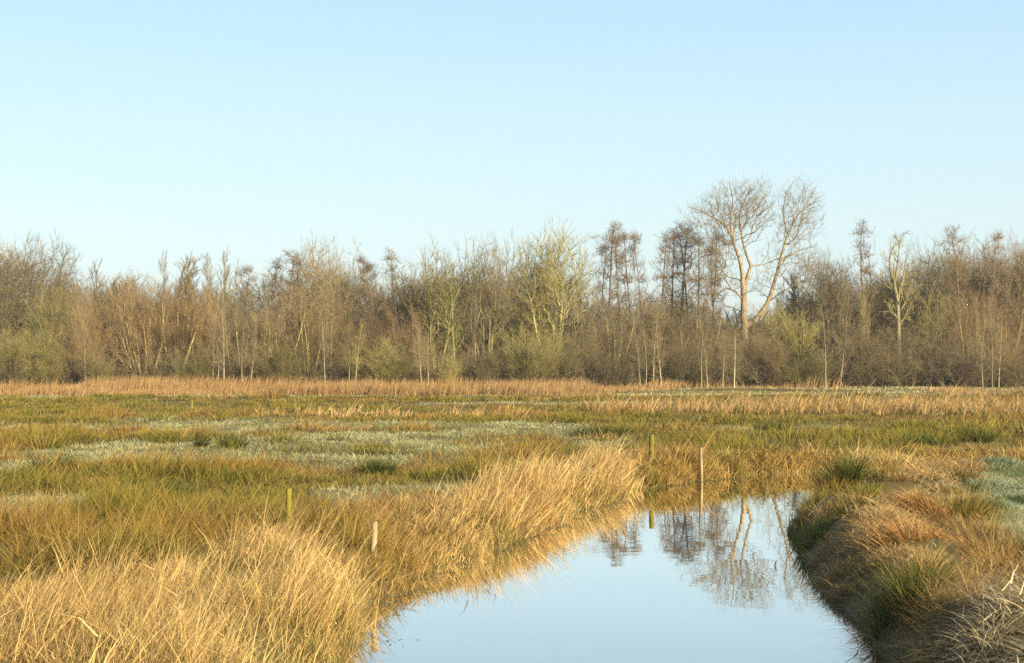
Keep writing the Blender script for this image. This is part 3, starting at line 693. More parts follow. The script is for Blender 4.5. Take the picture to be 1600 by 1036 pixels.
def mst_proto(kind, var, rs):
    if kind == 'dome':
        st = run(np.array([[0, 0, -.1]]), np.array([[0, 0, 1.]]), np.array([3.4]), 10, .05, .02, rs)[0]
        T = np.concatenate([ball(rs, 520, (0, 0, 6.2), (3.5, 3.5, 3.8), .45, .25, 2.6, var * 2.1)] +
                           [ball(rs, 110, (rs.normal(0, 1.7), rs.normal(0, 1.7), rs.uniform(5.5, 8.2)), (1.5, 1.5, 1.5), .5, .2, 2.6, q) for q in range(5)])
        tr, cr, g = mst_tree([(st, -1, None)], T, rs, .35, .33, .0085, twig=4)
        return tr, cr, g, ('brown', 'twig')
    if kind == 'olive':
        stems, n0 = [], 0
        for q in range(4 + var % 2):
            a = q * 1.5 + rs.uniform(0, .7); sp = rs.uniform(.10, .34)
            p = run(np.array([[cos(a) * .2, sin(a) * .2, -.1]]), norm(np.array([[cos(a) * sp, sin(a) * sp, 1.]])), np.array([rs.uniform(4, 6.5)]), 14, .05, .01, rs)[0]
            stems.append((p, -1, None))
        T = np.concatenate([ball(rs, 560, (0, 0, 6.0), (2.9, 2.9, 4.0), .5, .25, 2.2, var * 1.7)] +
                           [ball(rs, 100, (rs.normal(0, 1.4), rs.normal(0, 1.4), rs.uniform(5.5, 8.5)), (1.2, 1.2, 1.6), .5, .2, 2.2, q) for q in range(4)])
        tr, cr, g = mst_tree(stems, T, rs, .5, .33, .0095, twig=4, tdir=(.8, .5, .6), fixed=.9, thick=.05)
        return tr, cr, g, ('olive', 'olivetwig')
    st = run(np.array([[0, 0, -.1]]), np.array([[0, 0, 1.]]), np.array([10.0]), 26, .028, .01, rs)[0]
    T = []
    z = 3.6
    while z < 9.9:                                                       # uneven layers of twigs round a straight stem
        R_ = np.interp(z, [3.5, 5, 7, 8.8, 9.6, 10], [.6, 1.1, 1.5, 1.4, .9, .5]) * rs.uniform(.35, 1.3)
        base = np.array([np.interp(z, st[:, 2], st[:, 0]), np.interp(z, st[:, 2], st[:, 1])])
        for q in range(rs.integers(1, 4)):
            a = rs.uniform(0, 2 * pi); c = base + R_ * .62 * np.array([cos(a), sin(a)])
            T.append(ball(rs, int(5 + 8 * R_), (c[0], c[1], z + .35 * R_), (.46 * R_ + .12, .46 * R_ + .12, .30), .6, .2))
        z += rs.uniform(.15, .7)
    T.append(ball(rs, 30, (st[-1, 0], st[-1, 1], 9.7), (.5, .5, .5), .6))
    zz = rs.uniform(2.2, 9.8, 130); rz = np.interp(zz, [2, 5, 7, 8.8, 10], [.8, 1.2, 1.5, 1.2, .3]) * rs.uniform(.15, 1.05, 130); az = rs.uniform(0, 2 * pi, 130)
    T.append(np.stack([np.interp(zz, st[:, 2], st[:, 0]) + np.cos(az) * rz, np.interp(zz, st[:, 2], st[:, 1]) + np.sin(az) * rz, zz + rz * .3], 1))
    T = np.concatenate(T)
    rr = np.linspace(.15, .02, 26)
    tr, cr, g = mst_tree([(st, -1, rr)], T, rs, .12, .28, .007, twig=3, tl=(.2, .5), tdir=(.7, .3, .9), fixed=1.8, thick=.045)
    cr = join([cr, leafs(g[-1][0], 1, .028, rs, .03)])
    return tr, cr, g, ('alder', 'aldertwig')

PROTO = {}
def proto(kind, var, H=10.0):
    key = (kind, var)
    if key in PROTO: return PROTO[key]
    rs = np.random.default_rng(sum(map(ord, kind)) * 131 + var * 977)
    extra = None
    if kind in ('dome', 'olive', 'alder'):
        tr, cr, gen, mats = mst_proto(kind, var, rs)
    elif kind == 'birch':
        st = stems_fan(rs, 1, H, .08, .12, .035, .03, .05, 9, .15)
        lv = [dict(m=30, t0=.22, a=.75, as_=.25, r=.22, s=lambda t: 1.25 - .8 * t, n=4, w=.1, up=.06, rr=.3, rmin=.011),
              dict(m=8, t0=.15, a=.6, r=.5, n=4, w=.12, up=.03, rr=.6, rmin=.0075), dict(m=7, t0=.1, a=.5, r=.6, n=3, w=.1, up=0, rr=.8, rmin=.006)]
        nt_, mats = 1, ('birch', 'twig')
    elif kind == 'pole':
        st = stems_fan(rs, 2, H, .05, .11, .025, .02, .3, 9, .12, .1)
        lv = [dict(m=32, t0=.3, a=.45, as_=.12, r=.2, s=lambda t: 1.3 - .85 * t, n=5, w=.06, up=.12, rr=.4, rmin=.015),
              dict(m=8, t0=.15, a=.4, r=.45, n=4, w=.08, up=.08, rr=.6, rmin=.009), dict(m=7, t0=.1, a=.4, r=.55, n=3, w=.08, up=.05, rr=.8, rmin=.0065)]
        nt_, mats = 1, ('pale', 'twig')
    elif kind == 'willow':
        st = stems_fan(rs, 15, H * .95, .22, .105, .05, .07, 1.2, 7, .25, .4)
        lv = [dict(m=8, t0=.15, a=.42, r=.40, s=lambda t: 1.15 - .5 * t, n=5, w=.08, up=.11, rr=.45, rmin=.015),
              dict(m=9, t0=.15, a=.45, r=.48, n=4, w=.1, up=.1, rr=.6, rmin=.009), dict(m=8, t0=.1, a=.45, r=.55, n=3, w=.1, up=.08, rr=.7, rmin=.0065)]
        nt_, mats = 1, ('willow', 'redtwig')
    elif kind == 'coppice':
        st = stems_fan(rs, 22, H * .95, .34, .045, .06, .06, .9, 6, .25, .45)
        lv = [dict(m=11, t0=.15, a=.45, r=.4, n=4, w=.09, up=.1, rr=.6, rmin=.012), dict(m=8, t0=.1, a=.45, r=.5, n=4, w=.1, up=.08, rr=.6, rmin=.008),
              dict(m=6, t0=.1, a=.45, r=.6, n=3, w=.1, up=.06, rr=.8, rmin=.0065)]
        nt_, mats = 1, ('olive', 'olivetwig')
    else:                                                                # 'bush', dense and round
        st = stems_fan(rs, 20, H * .85, .55, .055, .10, .03, 1.3, 6, .3, .5)
        lv = [dict(m=9, t0=.1, a=.7, r=.42, n=4, w=.14, up=.05, rr=.6, rmin=.012), dict(m=9, t0=.1, a=.7, r=.5, n=4, w=.15, up=.04, rr=.6, rmin=.008),
              dict(m=7, t0=.1, a=.7, r=.6, n=3, w=.14, up=.02, rr=.8, rmin=.0065)]
        nt_, mats = 1, ('brown', 'redtwig')
    if kind not in ('dome', 'olive', 'alder'): tr, cr, gen = build_tree(*st, lv, rs, nt_)
    allv = np.concatenate([tr[0], cr[0]])
    top = np.percentile(allv[:, 2], 99.9); wid = np.percentile(np.abs(cr[0][:, :2]), 97)
    PROTO[key] = (tr, cr, gen, top, wid, mats, {})
    return PROTO[key]

WOOD = []
def place(kind, var, x, ytop, D, label, name, cat='tree', group=None, wpx=None, mats=None, leaf=None, rot=None, sq=1.0):
    """a tree of a kind whose top stands at photograph height ytop at distance D"""
    tr, cr, gen, top, wid, dm, cache = proto(kind, var)
    mats = mats or dm
    key = (mats, leaf)
    if key not in cache:
        tm = make_mesh('trunk', *tr, mat=M[mats[0]], smooth=True); cm = make_mesh('crown', *cr, mat=M[mats[1]], smooth=True)
        lm = None
        if leaf:
            rs = np.random.default_rng(5 + var)
            lm = make_mesh('foliage', *leafs(gen[-1][0], leaf[1], leaf[2], rs, leaf[3]), mat=M[leaf[0]])
        cache[key] = (tm, cm, lm)
    tm, cm, lm = cache[key]
    X = at(x, D); z0 = float(hgt([X], [D], np.array([50.]))[0])
    s = (ztop(ytop, D) - z0) / top
    root = empty(name, (X, D, z0 - .05))
    sx = s if wpx is None else (wpx / 2 / F * D) / wid
    root.scale = (sx * sq, sx, s)
    root.rotation_euler = (0, 0, random.uniform(0, 6.28) if rot is None else rot)
    tag(root, label, cat, group)
    obj('trunk', tm, root)
    obj('crown', cm, root)
    if lm: obj('foliage', lm, root)
    return root
random.seed(11)

G_ALD, G_DOM, G_BIR, G_WIL, G_BUS, G_OLV, G_POL = 'slender alders rising above the wood edge', 'round-crowned bare trees of the wood', 'pale thin birches at the wood edge', \
    'bushy willows at the wood edge', 'low bushes at the foot of the wood', 'yellow-green algae-covered trees', 'tall pale poles above the left thicket'
def dome(v, x, y, D, lab, w_, **k): return place('dome', v, x, y, D, lab, 'bare_tree', 'tree', G_DOM, w_, **k)
def alder(v, x, y, D, lab, w_=60, **k): return place('alder', v, x, y, D, lab, 'alder_tree', 'alder', G_ALD, w_, **k)
def birch(v, x, y, D, lab, w_=34, **k): return place('birch', v, x, y, D - 2.6, lab, 'birch_tree', 'birch', G_BIR, w_, **k)
def willow(v, x, y, D, lab, w_=90, **k): return place('willow', v, x, y, D, lab, 'willow_tree', 'willow', G_WIL, w_, **k)
def cop(v, x, y, D, lab, w_=70, **k): return place('coppice', v, x, y, D, lab, 'coppice_shrub', 'shrub', G_BUS, w_, **k)
def bush(v, x, y, D, lab, w_=90, **k): return place('bush', v, x, y, D, lab, 'bush', 'bush', G_BUS, w_, **k)
def olive(v, x, y, D, lab, w_, **k): return place('olive', v, x, y, D, lab, 'bare_tree', 'tree', G_OLV, w_, **k)
def pole(v, x, y, D, lab, w_=36, **k): return place('pole', v, x, y, D, lab, 'pale_tree', 'tree', G_POL, w_, **k)
BR = ('brown', 'redtwig'); BT = ('brown', 'twig'); WT = ('willow', 'twig'); OT = ('olive', 'olivetwig'); DK = ('alder', 'aldertwig')

# --- left end of the wood
dome(0, 8, 358, 131, 'broad brown oak cut by the left edge of the photo', 130)
dome(1, 62, 362, 129, 'tall round brown oak just in from the left edge', 120)
dome(2, 104, 404, 133, 'smaller bare tree on the right shoulder of the big left oaks', 80)
olive(0, 76, 440, 122, 'yellow-green forked trunk in front of the left oaks', 74)
cop(0, 20, 500, 118, 'olive shrub at the left edge above the reed belt', 90)
bush(0, 70, 512, 116, 'yellow-leaved rounded shrub near the left edge', 84, mats=OT, leaf=('catkin', 1, .07, .12))
bush(1, 128, 470, 118, 'rounded red-brown bush right of the yellow-leaved shrub', 84)
birch(0, 134, 440, 117, 'thin grey trunk standing before the rounded red-brown bush', 40, mats=BT)
cop(1, 147, 540, 115, 'low olive shrub beside a dark gap at the left', 44)
pole(0, 150, 404, 136, 'thin grey tree behind the red-brown bush at the left', 54, mats=BT)
dome(0, 186, 418, 139, 'hazy low-crowned tree left of the tall pale poles', 80, rot=2.0)
pole(1, 208, 424, 137, 'wispy thin tree between the hazy tree and the poles', 44, mats=BT)
willow(0, 178, 432, 122, 'red-brown willow thicket with a pale trunk leaning left', 100)
willow(1, 226, 436, 120, 'red-brown willow whose stems fan out left of the pale poles', 96)
willow(2, 276, 436, 121, 'red-brown willow around the foot of the tallest pale poles', 96)
willow(0, 318, 444, 123, 'red-brown willow just left of the white birch clump', 80, rot=2.4)
pole(0, 261, 390, 127, 'leftmost of the three tall pale poles', 40)
pole(1, 299, 392, 126, 'middle one of the three tall pale poles', 46)
pole(2, 339, 386, 125, 'rightmost of the three tall pale poles, with a feathered top', 40)
birch(1, 333, 470, 116, 'first white stem of the birch clump under the rightmost pale pole', 26)
birch(2, 341, 462, 116.5, 'second white stem of the birch clump under the rightmost pale pole', 26)
birch(0, 350, 468, 116, 'third white stem of the birch clump under the rightmost pale pole', 30, rot=1.0)
cop(2, 300, 535, 115, 'low olive shrub left of the white birch clump', 60)
# --- left centre
alder(0, 384, 408, 128, 'dark-crowned alder right of the rightmost pale pole', 54)
alder(1, 412, 398, 129, 'second dark alder right of the pale poles', 54)
alder(2, 448, 386, 127, 'tall dark alder just left of the broad rounded tree', 58)
dome(1, 508, 366, 130, 'broad fine-twigged tree with the round crown left of centre', 128, rot=1.2)
dome(2, 545, 392, 134, 'brown tree on the right flank of the broad rounded tree', 76, rot=.5)
willow(1, 375, 470, 121, 'brown willow behind two pale saplings right of the birch clump', 76, mats=WT, rot=1.9)
birch(1, 378, 486, 115, 'left pale sapling right of the white birch clump', 26, rot=.4)
birch(2, 391, 492, 115.5, 'right pale sapling right of the white birch clump', 28, rot=2.2)
willow(2, 430, 452, 120, 'brown willow thicket under the tall dark alder', 92, mats=WT, rot=.7)
cop(0, 440, 525, 115, 'spreading olive shrub under the tall dark alder', 84, rot=.8)
willow(0, 486, 448, 121, 'purplish willow beneath the broad rounded tree', 84, rot=4.0)
birch(0, 508, 470, 116, 'thin pale birch left of the straight pale trunk', 24, rot=3)
place('birch', 1, 517, 440, 115, 'straight bright pale trunk below the broad rounded tree', 'birch_tree', 'birch', G_BIR, 40, rot=5)
birch(2, 545, 500, 115.5, 'thin birch right of the straight bright trunk', 24, rot=4)
birch(0, 556, 496, 115, 'thin olive birch left of the spreading golden shrub', 26, mats=OT, rot=5.2)
bush(2, 556, 470, 119, 'rounded purple-brown bush right of the straight bright trunk', 82)
alder(3, 574, 394, 128, 'slim dark alder in the gap right of the broad rounded tree', 46)
alder(0, 602, 404, 130, 'low dark alder second right of the broad rounded tree', 60, rot=2.5)
alder(1, 634, 383, 129, 'dark-topped alder left of the greenish domed tree', 66, rot=3.0)
cop(1, 600, 520, 115, 'spreading golden-olive shrub left of the leaning white stems', 104, rot=1)
bush(0, 612, 492, 120, 'rusty bush behind the spreading golden-olive shrub', 76, rot=2)
bush(1, 646, 478, 119, 'purple-brown bush left of the leaning white stems', 72, rot=3)
birch(2, 660, 500, 115, 'leaning white stem at the dark gap, left of two', 30, rot=0.2)
birch(1, 669, 510, 115.5, 'leaning white stem at the dark gap, right of two', 28, rot=1.2)
# --- centre
olive(1, 684, 370, 127, 'greenish domed tree with slanting limbs left of centre', 118)
olive(2, 655, 420, 131, 'greenish tree leaning out behind the purple-brown bush', 70, rot=1)
place('birch', 2, 714, 428, 117, 'straight pale trunk with ivy right of the greenish domed tree', 'birch_tree', 'birch', G_BIR, 44, mats=OT, leaf=('ivy', 1, .08, .12))
bush(2, 705, 545, 115, 'yellow-flecked bush at the foot of the ivy-hung pale trunk', 54, mats=OT, leaf=('catkin', 1, .05, .1), rot=1)
olive(0, 762, 364, 126, 'bare tree with pale antler-like top left of the largest green tree', 96, mats=('olive', 'twig'), rot=2)
pole(2, 742, 440, 119, 'pale dead stem standing before the antler-topped tree', 26, rot=1)
cop(2, 770, 530, 116, 'dark shrub at the foot of the antler-topped tree', 80, mats=BT, rot=2)
olive(1, 812, 362, 129, 'left one of the two big yellow-green trees', 100, rot=2.2)
olive(2, 866, 340, 127, 'largest yellow-green tree, many-stemmed and round, at the centre', 134, rot=.4)
dome(2, 846, 400, 136, 'brown tree showing behind the largest yellow-green tree', 90, rot=3.4)
cop(0, 822, 505, 115.5, 'bright olive willow shrub under the two big yellow-green trees', 96, rot=2.6)
cop(1, 862, 520, 117, 'dull olive shrub right of the bright olive willow shrub', 76, rot=3.3)
bush(0, 905, 490, 119, 'dark brown thicket right of the largest yellow-green tree', 92, mats=BT, rot=3)
# --- alder row
alder(2, 952, 344, 127, 'tallest leftmost alder of the row left of the giant poplar', 60, rot=1)
alder(3, 972, 362, 128.5, 'thin alder second in the row left of the giant poplar', 40, rot=2)
alder(0, 990, 354, 127.5, 'third alder of the row, with twin-looking stem', 56, rot=1.5)
alder(1, 1024, 350, 127, 'fourth alder of the row, flat-topped', 62, rot=.5)
alder(2, 1062, 340, 128, 'fifth alder of the row, reaching the poplar branches', 66, rot=3)
alder(3, 1090, 362, 126, 'sixth alder of the row, under the poplar branches', 60, rot=.1)
alder(0, 1110, 358, 128, 'last alder of the row, dark against the poplar trunk', 56, rot=4.4)
alder(0, 1006, 356, 129, 'thin alder behind the gap between the third and fourth of the row', 44, rot=3.1)
alder(3, 1046, 356, 129.5, 'slim alder just left of the fifth alder of the row', 50, rot=4.1)
alder(2, 1078, 352, 129.2, 'straight alder between the fifth and sixth of the row', 52, rot=5.4)
alder(1, 1126, 366, 129.5, 'alder half hidden behind the left limb of the giant poplar', 54, rot=2.2)
alder(0, 938, 372, 129, 'short alder at the far left of the alder row', 44, rot=.4)
willow(1, 956, 458, 121, 'brown willow thicket at the foot of the tallest leftmost alder', 90, mats=WT, rot=3.3)
willow(2, 1020, 462, 122, 'brown willow thicket under the flat-topped alder', 96, mats=WT, rot=2)
willow(0, 1080, 466, 121, 'brown willow thicket left of the giant poplar trunk', 92, mats=WT, rot=1)
bush(1, 935, 520, 117, 'dark bush beneath the alder row, at its left end', 84, mats=BT, rot=1)
bush(2, 1060, 510, 118, 'dark bush between the two pairs of white birches', 90, mats=BT, rot=4)
birch(0, 1000, 490, 115, 'thin white birch under the third alder', 28, rot=2)
birch(1, 1010, 500, 115.4, 'second thin white birch under the third alder', 24, rot=3)
place('birch', 0, 1021, 470, 115.2, 'thick pale trunk among the thin birches under the alder row', 'birch_tree', 'birch', G_BIR, 48, rot=4)
birch(2, 1034, 496, 115, 'white birch leaning right of the thick pale trunk', 26, rot=5)
birch(1, 1096, 505, 115, 'left birch of the crooked pair left of the poplar trunk', 30, rot=.6)
birch(0, 1105, 498, 115.5, 'right birch of the crooked pair left of the poplar trunk', 28, rot=1.8)
birch(2, 1128, 515, 115, 'leaning birch just left below the poplar trunk', 26, rot=3.3)
birch(0, 1147, 505, 115.3, 'bushy birch directly under the poplar trunk', 36, rot=.2)
bush(0, 1150, 498, 119, 'rounded brown bush hiding the foot of the giant poplar', 92, mats=BT, rot=5)
bush(1, 1190, 500, 120, 'brown bush under the right limb of the giant poplar', 76, mats=BT, rot=2)
# --- right of the poplar
dome(0, 1298, 380, 129, 'dark round-topped tree right of the giant poplar', 76, rot=4, mats=BT)
pole(1, 1250, 420, 132, 'thin bare tree under the right side of the poplar crown', 46, mats=BT, rot=1)
pole(0, 1226, 440, 131, 'wispy tree close right of the poplar limb', 40, mats=BT, rot=2)
willow(2, 1240, 470, 123, 'olive-brown willow right of the giant poplar', 92, mats=OT, rot=3)
bush(2, 1212, 520, 117, 'young tree keeping russet leaves right of the poplar', 54, mats=BT, leaf=('oldleaf', 1, .06, .1), rot=1)
cop(2, 1254, 545, 115.5, 'green-brown shrub at the meadow edge right of the poplar', 84, rot=4)
birch(1, 1290, 460, 116, 'pale birch left of the dark ivy-covered tree', 32, rot=2.9)
birch(2, 1312, 440, 117, 'brown straight trunk just left of the dark ivy-covered tree', 40, mats=BT, rot=2)
alder(1, 1362, 336, 127, 'tall conical alder right of the poplar', 64, rot=2)
bush(0, 1345, 500, 117, 'dark ivy-covered tree stump and bush right of the poplar', 60, mats=DK, leaf=('ivy', 1, .1, .12), rot=2)
dome(1, 1335, 420, 132, 'red-brown tree at the foot of the tall conical alder', 80, mats=BR, rot=5)
pole(2, 1346, 450, 117, 'pale two-pronged snag left of the whitish dead tree', 28, rot=4)
bush(1, 1398, 505, 118, 'brown bush in front of the whitish dead tree', 92, mats=BT, rot=.3)
dome(2, 1432, 440, 133, 'dim ivy-tinted tree behind the whitish dead tree', 72, leaf=('ivy', 1, .06, .1), rot=.3)
dome(0, 1457, 368, 129, 'round bare tree between the dead tree and the right alders', 88, rot=5.5)
olive(0, 1470, 452, 123, 'yellow-lit forked stems below the round bare tree', 84, rot=4)
bush(2, 1466, 495, 117, 'largest dense brown bush at the right meadow edge', 110, mats=BT, rot=2)
alder(2, 1503, 348, 127, 'thin-topped alder right of the round bare tree', 46, rot=5)
alder(3, 1544, 356, 128, 'narrow alder left of the rightmost oak', 50, rot=5)
dome(1, 1532, 390, 132, 'dark bare tree between the two right alders', 72, rot=3, mats=DK)
dome(2, 1500, 378, 130.5, 'bare crown wrapped around the thin-topped right alder', 80, rot=1.4, mats=DK)
dome(0, 1566, 366, 130, 'dark round crown just left of the oak at the right edge', 84, rot=2.6, mats=DK)
dome(2, 1386, 400, 133, 'brown crown filling the gap behind the conical alder', 76, rot=4.6)
dome(2, 1590, 362, 129, 'round oak at the right edge of the photo', 84, rot=4)
dome(0, 1640, 370, 131, 'oak crown just entering at the right edge', 90, rot=1)
willow(0, 1520, 452, 121, 'red-brown willow under the thin-topped alder', 80, rot=2)
willow(1, 1566, 448, 122, 'red-brown willow under the rightmost oak', 84, rot=2.7)
birch(0, 1535, 480, 116, 'thin birch left of the right-edge birch pair', 26, rot=2.7)
birch(1, 1550, 470, 116, 'left stem of the right-edge birch pair', 28, rot=3.7)
birch(2, 1560, 476, 116.4, 'right stem of the right-edge birch pair', 28, rot=1.1)
bush(0, 1512, 540, 115.5, 'low dark bush under the right alders', 70, mats=DK, rot=1.5)
bush(1, 1580, 520, 116, 'dark reddish bush at the right edge above the reeds', 84, rot=1)
bush(2, 1640, 520, 117, 'brown bush just cut off by the right edge', 84, mats=BT, rot=1)
bush(0, -40, 500, 118, 'brown bush just cut off by the left edge', 84, mats=BT, rot=1)

# --- custom skeletons (photograph positions at their own distance)
def skeleton(name, label, cat, D, limbs, mats, levels, seed, npt=8):
    rs = np.random.default_rng(seed)
    z0 = float(hgt([at(limbs[0][0][0][0], D)], [D], np.array([50.]))[0]); X0 = at(limbs[0][0][0][0], D)
    pts, rad, L = [], [], []
    for line, r0, r1, dep in limbs:
        a = np.array([(at(x, D) - X0, 0, ztop(y, D) - z0) for x, y in line]); s = np.linspace(0, 1, len(a))
        a[:, 1] = np.asarray(dep) if np.ndim(dep) else s * dep
        t = np.linspace(0, 1, npt)
        p = np.stack([np.interp(t, s, a[:, i]) for i in range(3)], 1)
        p[1:-1] = .25 * p[:-2] + .5 * p[1:-1] + .25 * p[2:]
        pts.append(p); rad.append(r0 * (1 - t) + r1 * t); L.append(np.linalg.norm(np.diff(p, axis=0), axis=1).sum())
    tr, cr, gen = build_tree(np.array(pts), np.array(rad), np.array(L), levels, rs, 1)
    root = tag(empty(name, (X0, D, z0)), label, cat)
    obj('trunk', make_mesh('trunk', *tr, mat=M[mats[0]], smooth=True), root)
    obj('crown', make_mesh('crown', *cr, mat=M[mats[1]], smooth=True), root)
    return root

def poplar():
    D = 126; rs = np.random.default_rng(3); X0 = at(1163, D); z0 = float(hgt([X0], [D], np.array([50.]))[0])
    def w3(x, y, dep=0): return np.array([at(x, D) - X0, dep, ztop(y, D) - z0])
    limbs = [  # parent limb, its point, photograph points, first and last radius, depth
        (None, 0, [(1163, 606), (1163, 540), (1163, 500), (1162, 448)], .38, .27, [0, 0, 0, 0]),
        (0, .62, [(1165, 511), (1182, 499), (1200, 476), (1212, 445), (1222, 410), (1236, 363), (1256, 328), (1284, 310)], .27, .04, [0, .1, .4, .8, 1.1, 1.4, 1.8, 2.2]),
        (0, 1, [(1161, 445), (1159, 420), (1155, 402), (1146, 382), (1139, 350), (1143, 318), (1136, 286)], .23, .03, [0, -.1, -.2, -.5, -.9, -1.2, -1.6]),
        (0, 1, [(1164, 444), (1170, 430), (1175, 414), (1167, 394), (1158, 352), (1161, 324), (1178, 290)], .20, .03, [0, .2, .4, .5, .8, 1.2, 1.6]),
        (2, .5, [(1142, 372), (1132, 353), (1112, 342), (1092, 334), (1068, 328)], .11, .02, [-.6, -1, -1.6, -2.2, -3]),
        (3, .4, [(1180, 414), (1198, 412), (1220, 402), (1246, 396)], .07, .02, [.5, 1, 1.6, 2.2]),
        (0, .85, [(1160, 468), (1148, 455), (1136, 451), (1122, 458), (1108, 470)], .10, .02, [0, -.4, -.8, -1.2, -1.6]),
        (1, .55, [(1224, 408), (1240, 396), (1262, 386), (1280, 380)], .08, .02, [1.1, 1.5, 2, 2.6]),
        (1, .7, [(1235, 360), (1227, 330), (1231, 300), (1240, 284)], .09, .02, [1.4, .9, .4, 0]),
        (1, .3, [(1204, 470), (1222, 456), (1248, 442), (1272, 430)], .08, .02, [.4, 0, -.5, -1]),
    ]
    stems, offs, n = [], [], 0
    for p, f, line, r0, r1, dep in limbs:
        a = np.array([w3(x, y, d) for (x, y), d in zip(line, dep)]); m = 5 * len(a)
        t = np.linspace(0, 1, m); u = np.linspace(0, 1, len(a))
        q = np.stack([np.interp(t, u, a[:, i]) for i in range(3)], 1)
        for _ in range(2): q[1:-1] = .25 * q[:-2] + .5 * q[1:-1] + .25 * q[2:]
        q[1:-1] += rs.normal(0, .02, q[1:-1].shape)
        pa = -1 if p is None else offs[p][0] + min(int(f * offs[p][1]), offs[p][1] - 1)
        if p is not None: pa = offs[p][0] + int(np.argmin(np.linalg.norm(stems[p][0] - q[0], axis=1)))
        stems.append((q, pa, r0 * (1 - t) + r1 * t)); offs.append((n, m)); n += m
    T = []
    for x, y, rx, ry, dep, k in [(1148, 334, 56, 54, -.3, 560), (1104, 350, 46, 44, -1.8, 210), (1184, 318, 34, 44, .8, 220), (1254, 334, 40, 58, 1.5, 400), (1242, 400, 50, 42, 1.2, 190),
                                 (1118, 440, 42, 36, -1, 200), (1264, 424, 30, 32, -.4, 150), (1124, 398, 40, 28, -.6, 150), (1190, 440, 26, 30, .3, 70)]:
        c = w3(x, y, dep); T.append(ball(rs, k, c, (rx / F * D, 2.6, ry / F * D), .42, .18, 3, x))
    tr, cr, g = mst_tree(stems, np.concatenate(T), rs, .22, .4, .009, twig=3, tl=(.35, 1.0), tdir=(.9, .4, .6), fixed=3.0, thick=.05)
    root = tag(empty('poplar_tree', (X0, D, z0)), 'giant bare forked poplar towering over the wood', 'tree')
    obj('trunk', make_mesh('trunk', *tr, mat=M['poplar'], smooth=True), root)
    obj('crown', make_mesh('crown', *cr, mat=M['twig'], smooth=True), root)
poplar()

skeleton('dead_willow_tree', 'whitish dead willow with stubby broken limbs', 'tree', 121, [
    ([(1404, 600), (1404, 540), (1404, 500), (1403, 470), (1398, 445)], .24, .13, 0),
    ([(1403, 472), (1408, 450), (1416, 430), (1420, 405)], .13, .05, .8),
    ([(1398, 445), (1390, 420), (1388, 400), (1396, 384)], .11, .04, -.6),
    ([(1398, 445), (1404, 415), (1406, 392), (1410, 370)], .11, .03, .3),
    ([(1404, 500), (1396, 490), (1387, 486), (1386, 472)], .09, .05, -.6),
    ([(1404, 490), (1414, 478), (1420, 462), (1424, 450)], .08, .04, .6),
    ([(1404, 504), (1414, 498), (1426, 500)], .07, .04, .4),
], ('pale', 'olivetwig'), [dict(m=7, t0=.3, a=.7, r=.28, n=4, w=.15, up=.06, rr=.4, rmin=.025), dict(m=6, t0=.2, a=.6, r=.5, n=4, w=.14, up=.06, rr=.5, rmin=.012),
     dict(m=5, t0=.2, a=.6, r=.5, n=3, w=.1, up=.05, rr=.7, rmin=.008)], 9)

# --- the depth of the wood behind: one mass of trunks and twigs nobody could count
def woodland():
    rs = np.random.default_rng(77)
    n = 2000
    Y = rs.uniform(127, 175, n); X = rs.uniform(-.64, .64, n) * Y
    ppx = X / Y * F + 800
    lim = np.interp(ppx, [-200, 0, 110, 200, 350, 480, 560, 700, 880, 930, 1080, 1130, 1240, 1300, 1420, 1500, 1800], [430, 420, 445, 452, 450, 425, 450, 430, 425, 468, 465, 490, 475, 430, 430, 405, 395])
    H = (ztop(lim, Y) - .5) * rs.uniform(.3, 1.0, n) ** .7 * (.76 + .2 * fbm(X * .15, Y * .15, 3))
    P0 = np.stack([X, Y, np.full(n, .4)], 1)
    D = norm(np.stack([rs.normal(0, .12, n), rs.normal(0, .12, n), np.ones(n)], 1))
    st = run(P0, D, H, 6, .05, .04, rs); r = rs.uniform(.04, .10, n)
    lv = [dict(m=12, t0=.1, a=.6, r=.34, n=4, w=.12, up=.08, rr=.5, rmin=.03), dict(m=6, t0=.1, a=.6, r=.5, n=3, w=.12, up=.05, rr=.6, rmin=.018), dict(m=4, t0=.1, a=.6, r=.6, n=2, w=.12, up=.05, rr=.7, rmin=.014)]
    tr, cr, gen = build_tree(st, taper(r, r * .3, 6), H, lv, rs, 1)
    V, Q = join([tr, cr])
    tag(obj('woodland', make_mesh('woodland', V, Q, mat=M['darkwood'], smooth=True)), 'hazy depth of the bare wood behind the front trees', kind='stuff')
    # bramble and twig undergrowth along the front
    n = 2100
    X = rs.uniform(-80, 80, n); Y = rs.uniform(114.5, 124, n); H = rs.uniform(1.2, 2.8, n)
    P0 = np.stack([X, Y, np.full(n, .35)], 1)
    D = norm(np.stack([rs.normal(0, .5, n), rs.normal(0, .5, n), np.ones(n)], 1))
    st = run(P0, D, H, 5, .15, .02, rs); r = rs.uniform(.015, .03, n)
    tr, cr, gen = build_tree(st, taper(r, r * .4, 5), H, [dict(m=8, t0=.1, a=.8, r=.45, n=3, w=.15, up=.03, rr=.6, rmin=.012), dict(m=6, t0=.1, a=.8, r=.6, n=2, w=.15, up=.03, rr=.8, rmin=.009)], rs, 1)
    V, Q = join([tr, cr])
    tag(obj('undergrowth', make_mesh('undergrowth', V, Q, mat=M['darkwood'], smooth=True)), 'brown bramble undergrowth along the foot of the wood', kind='stuff')
woodland()

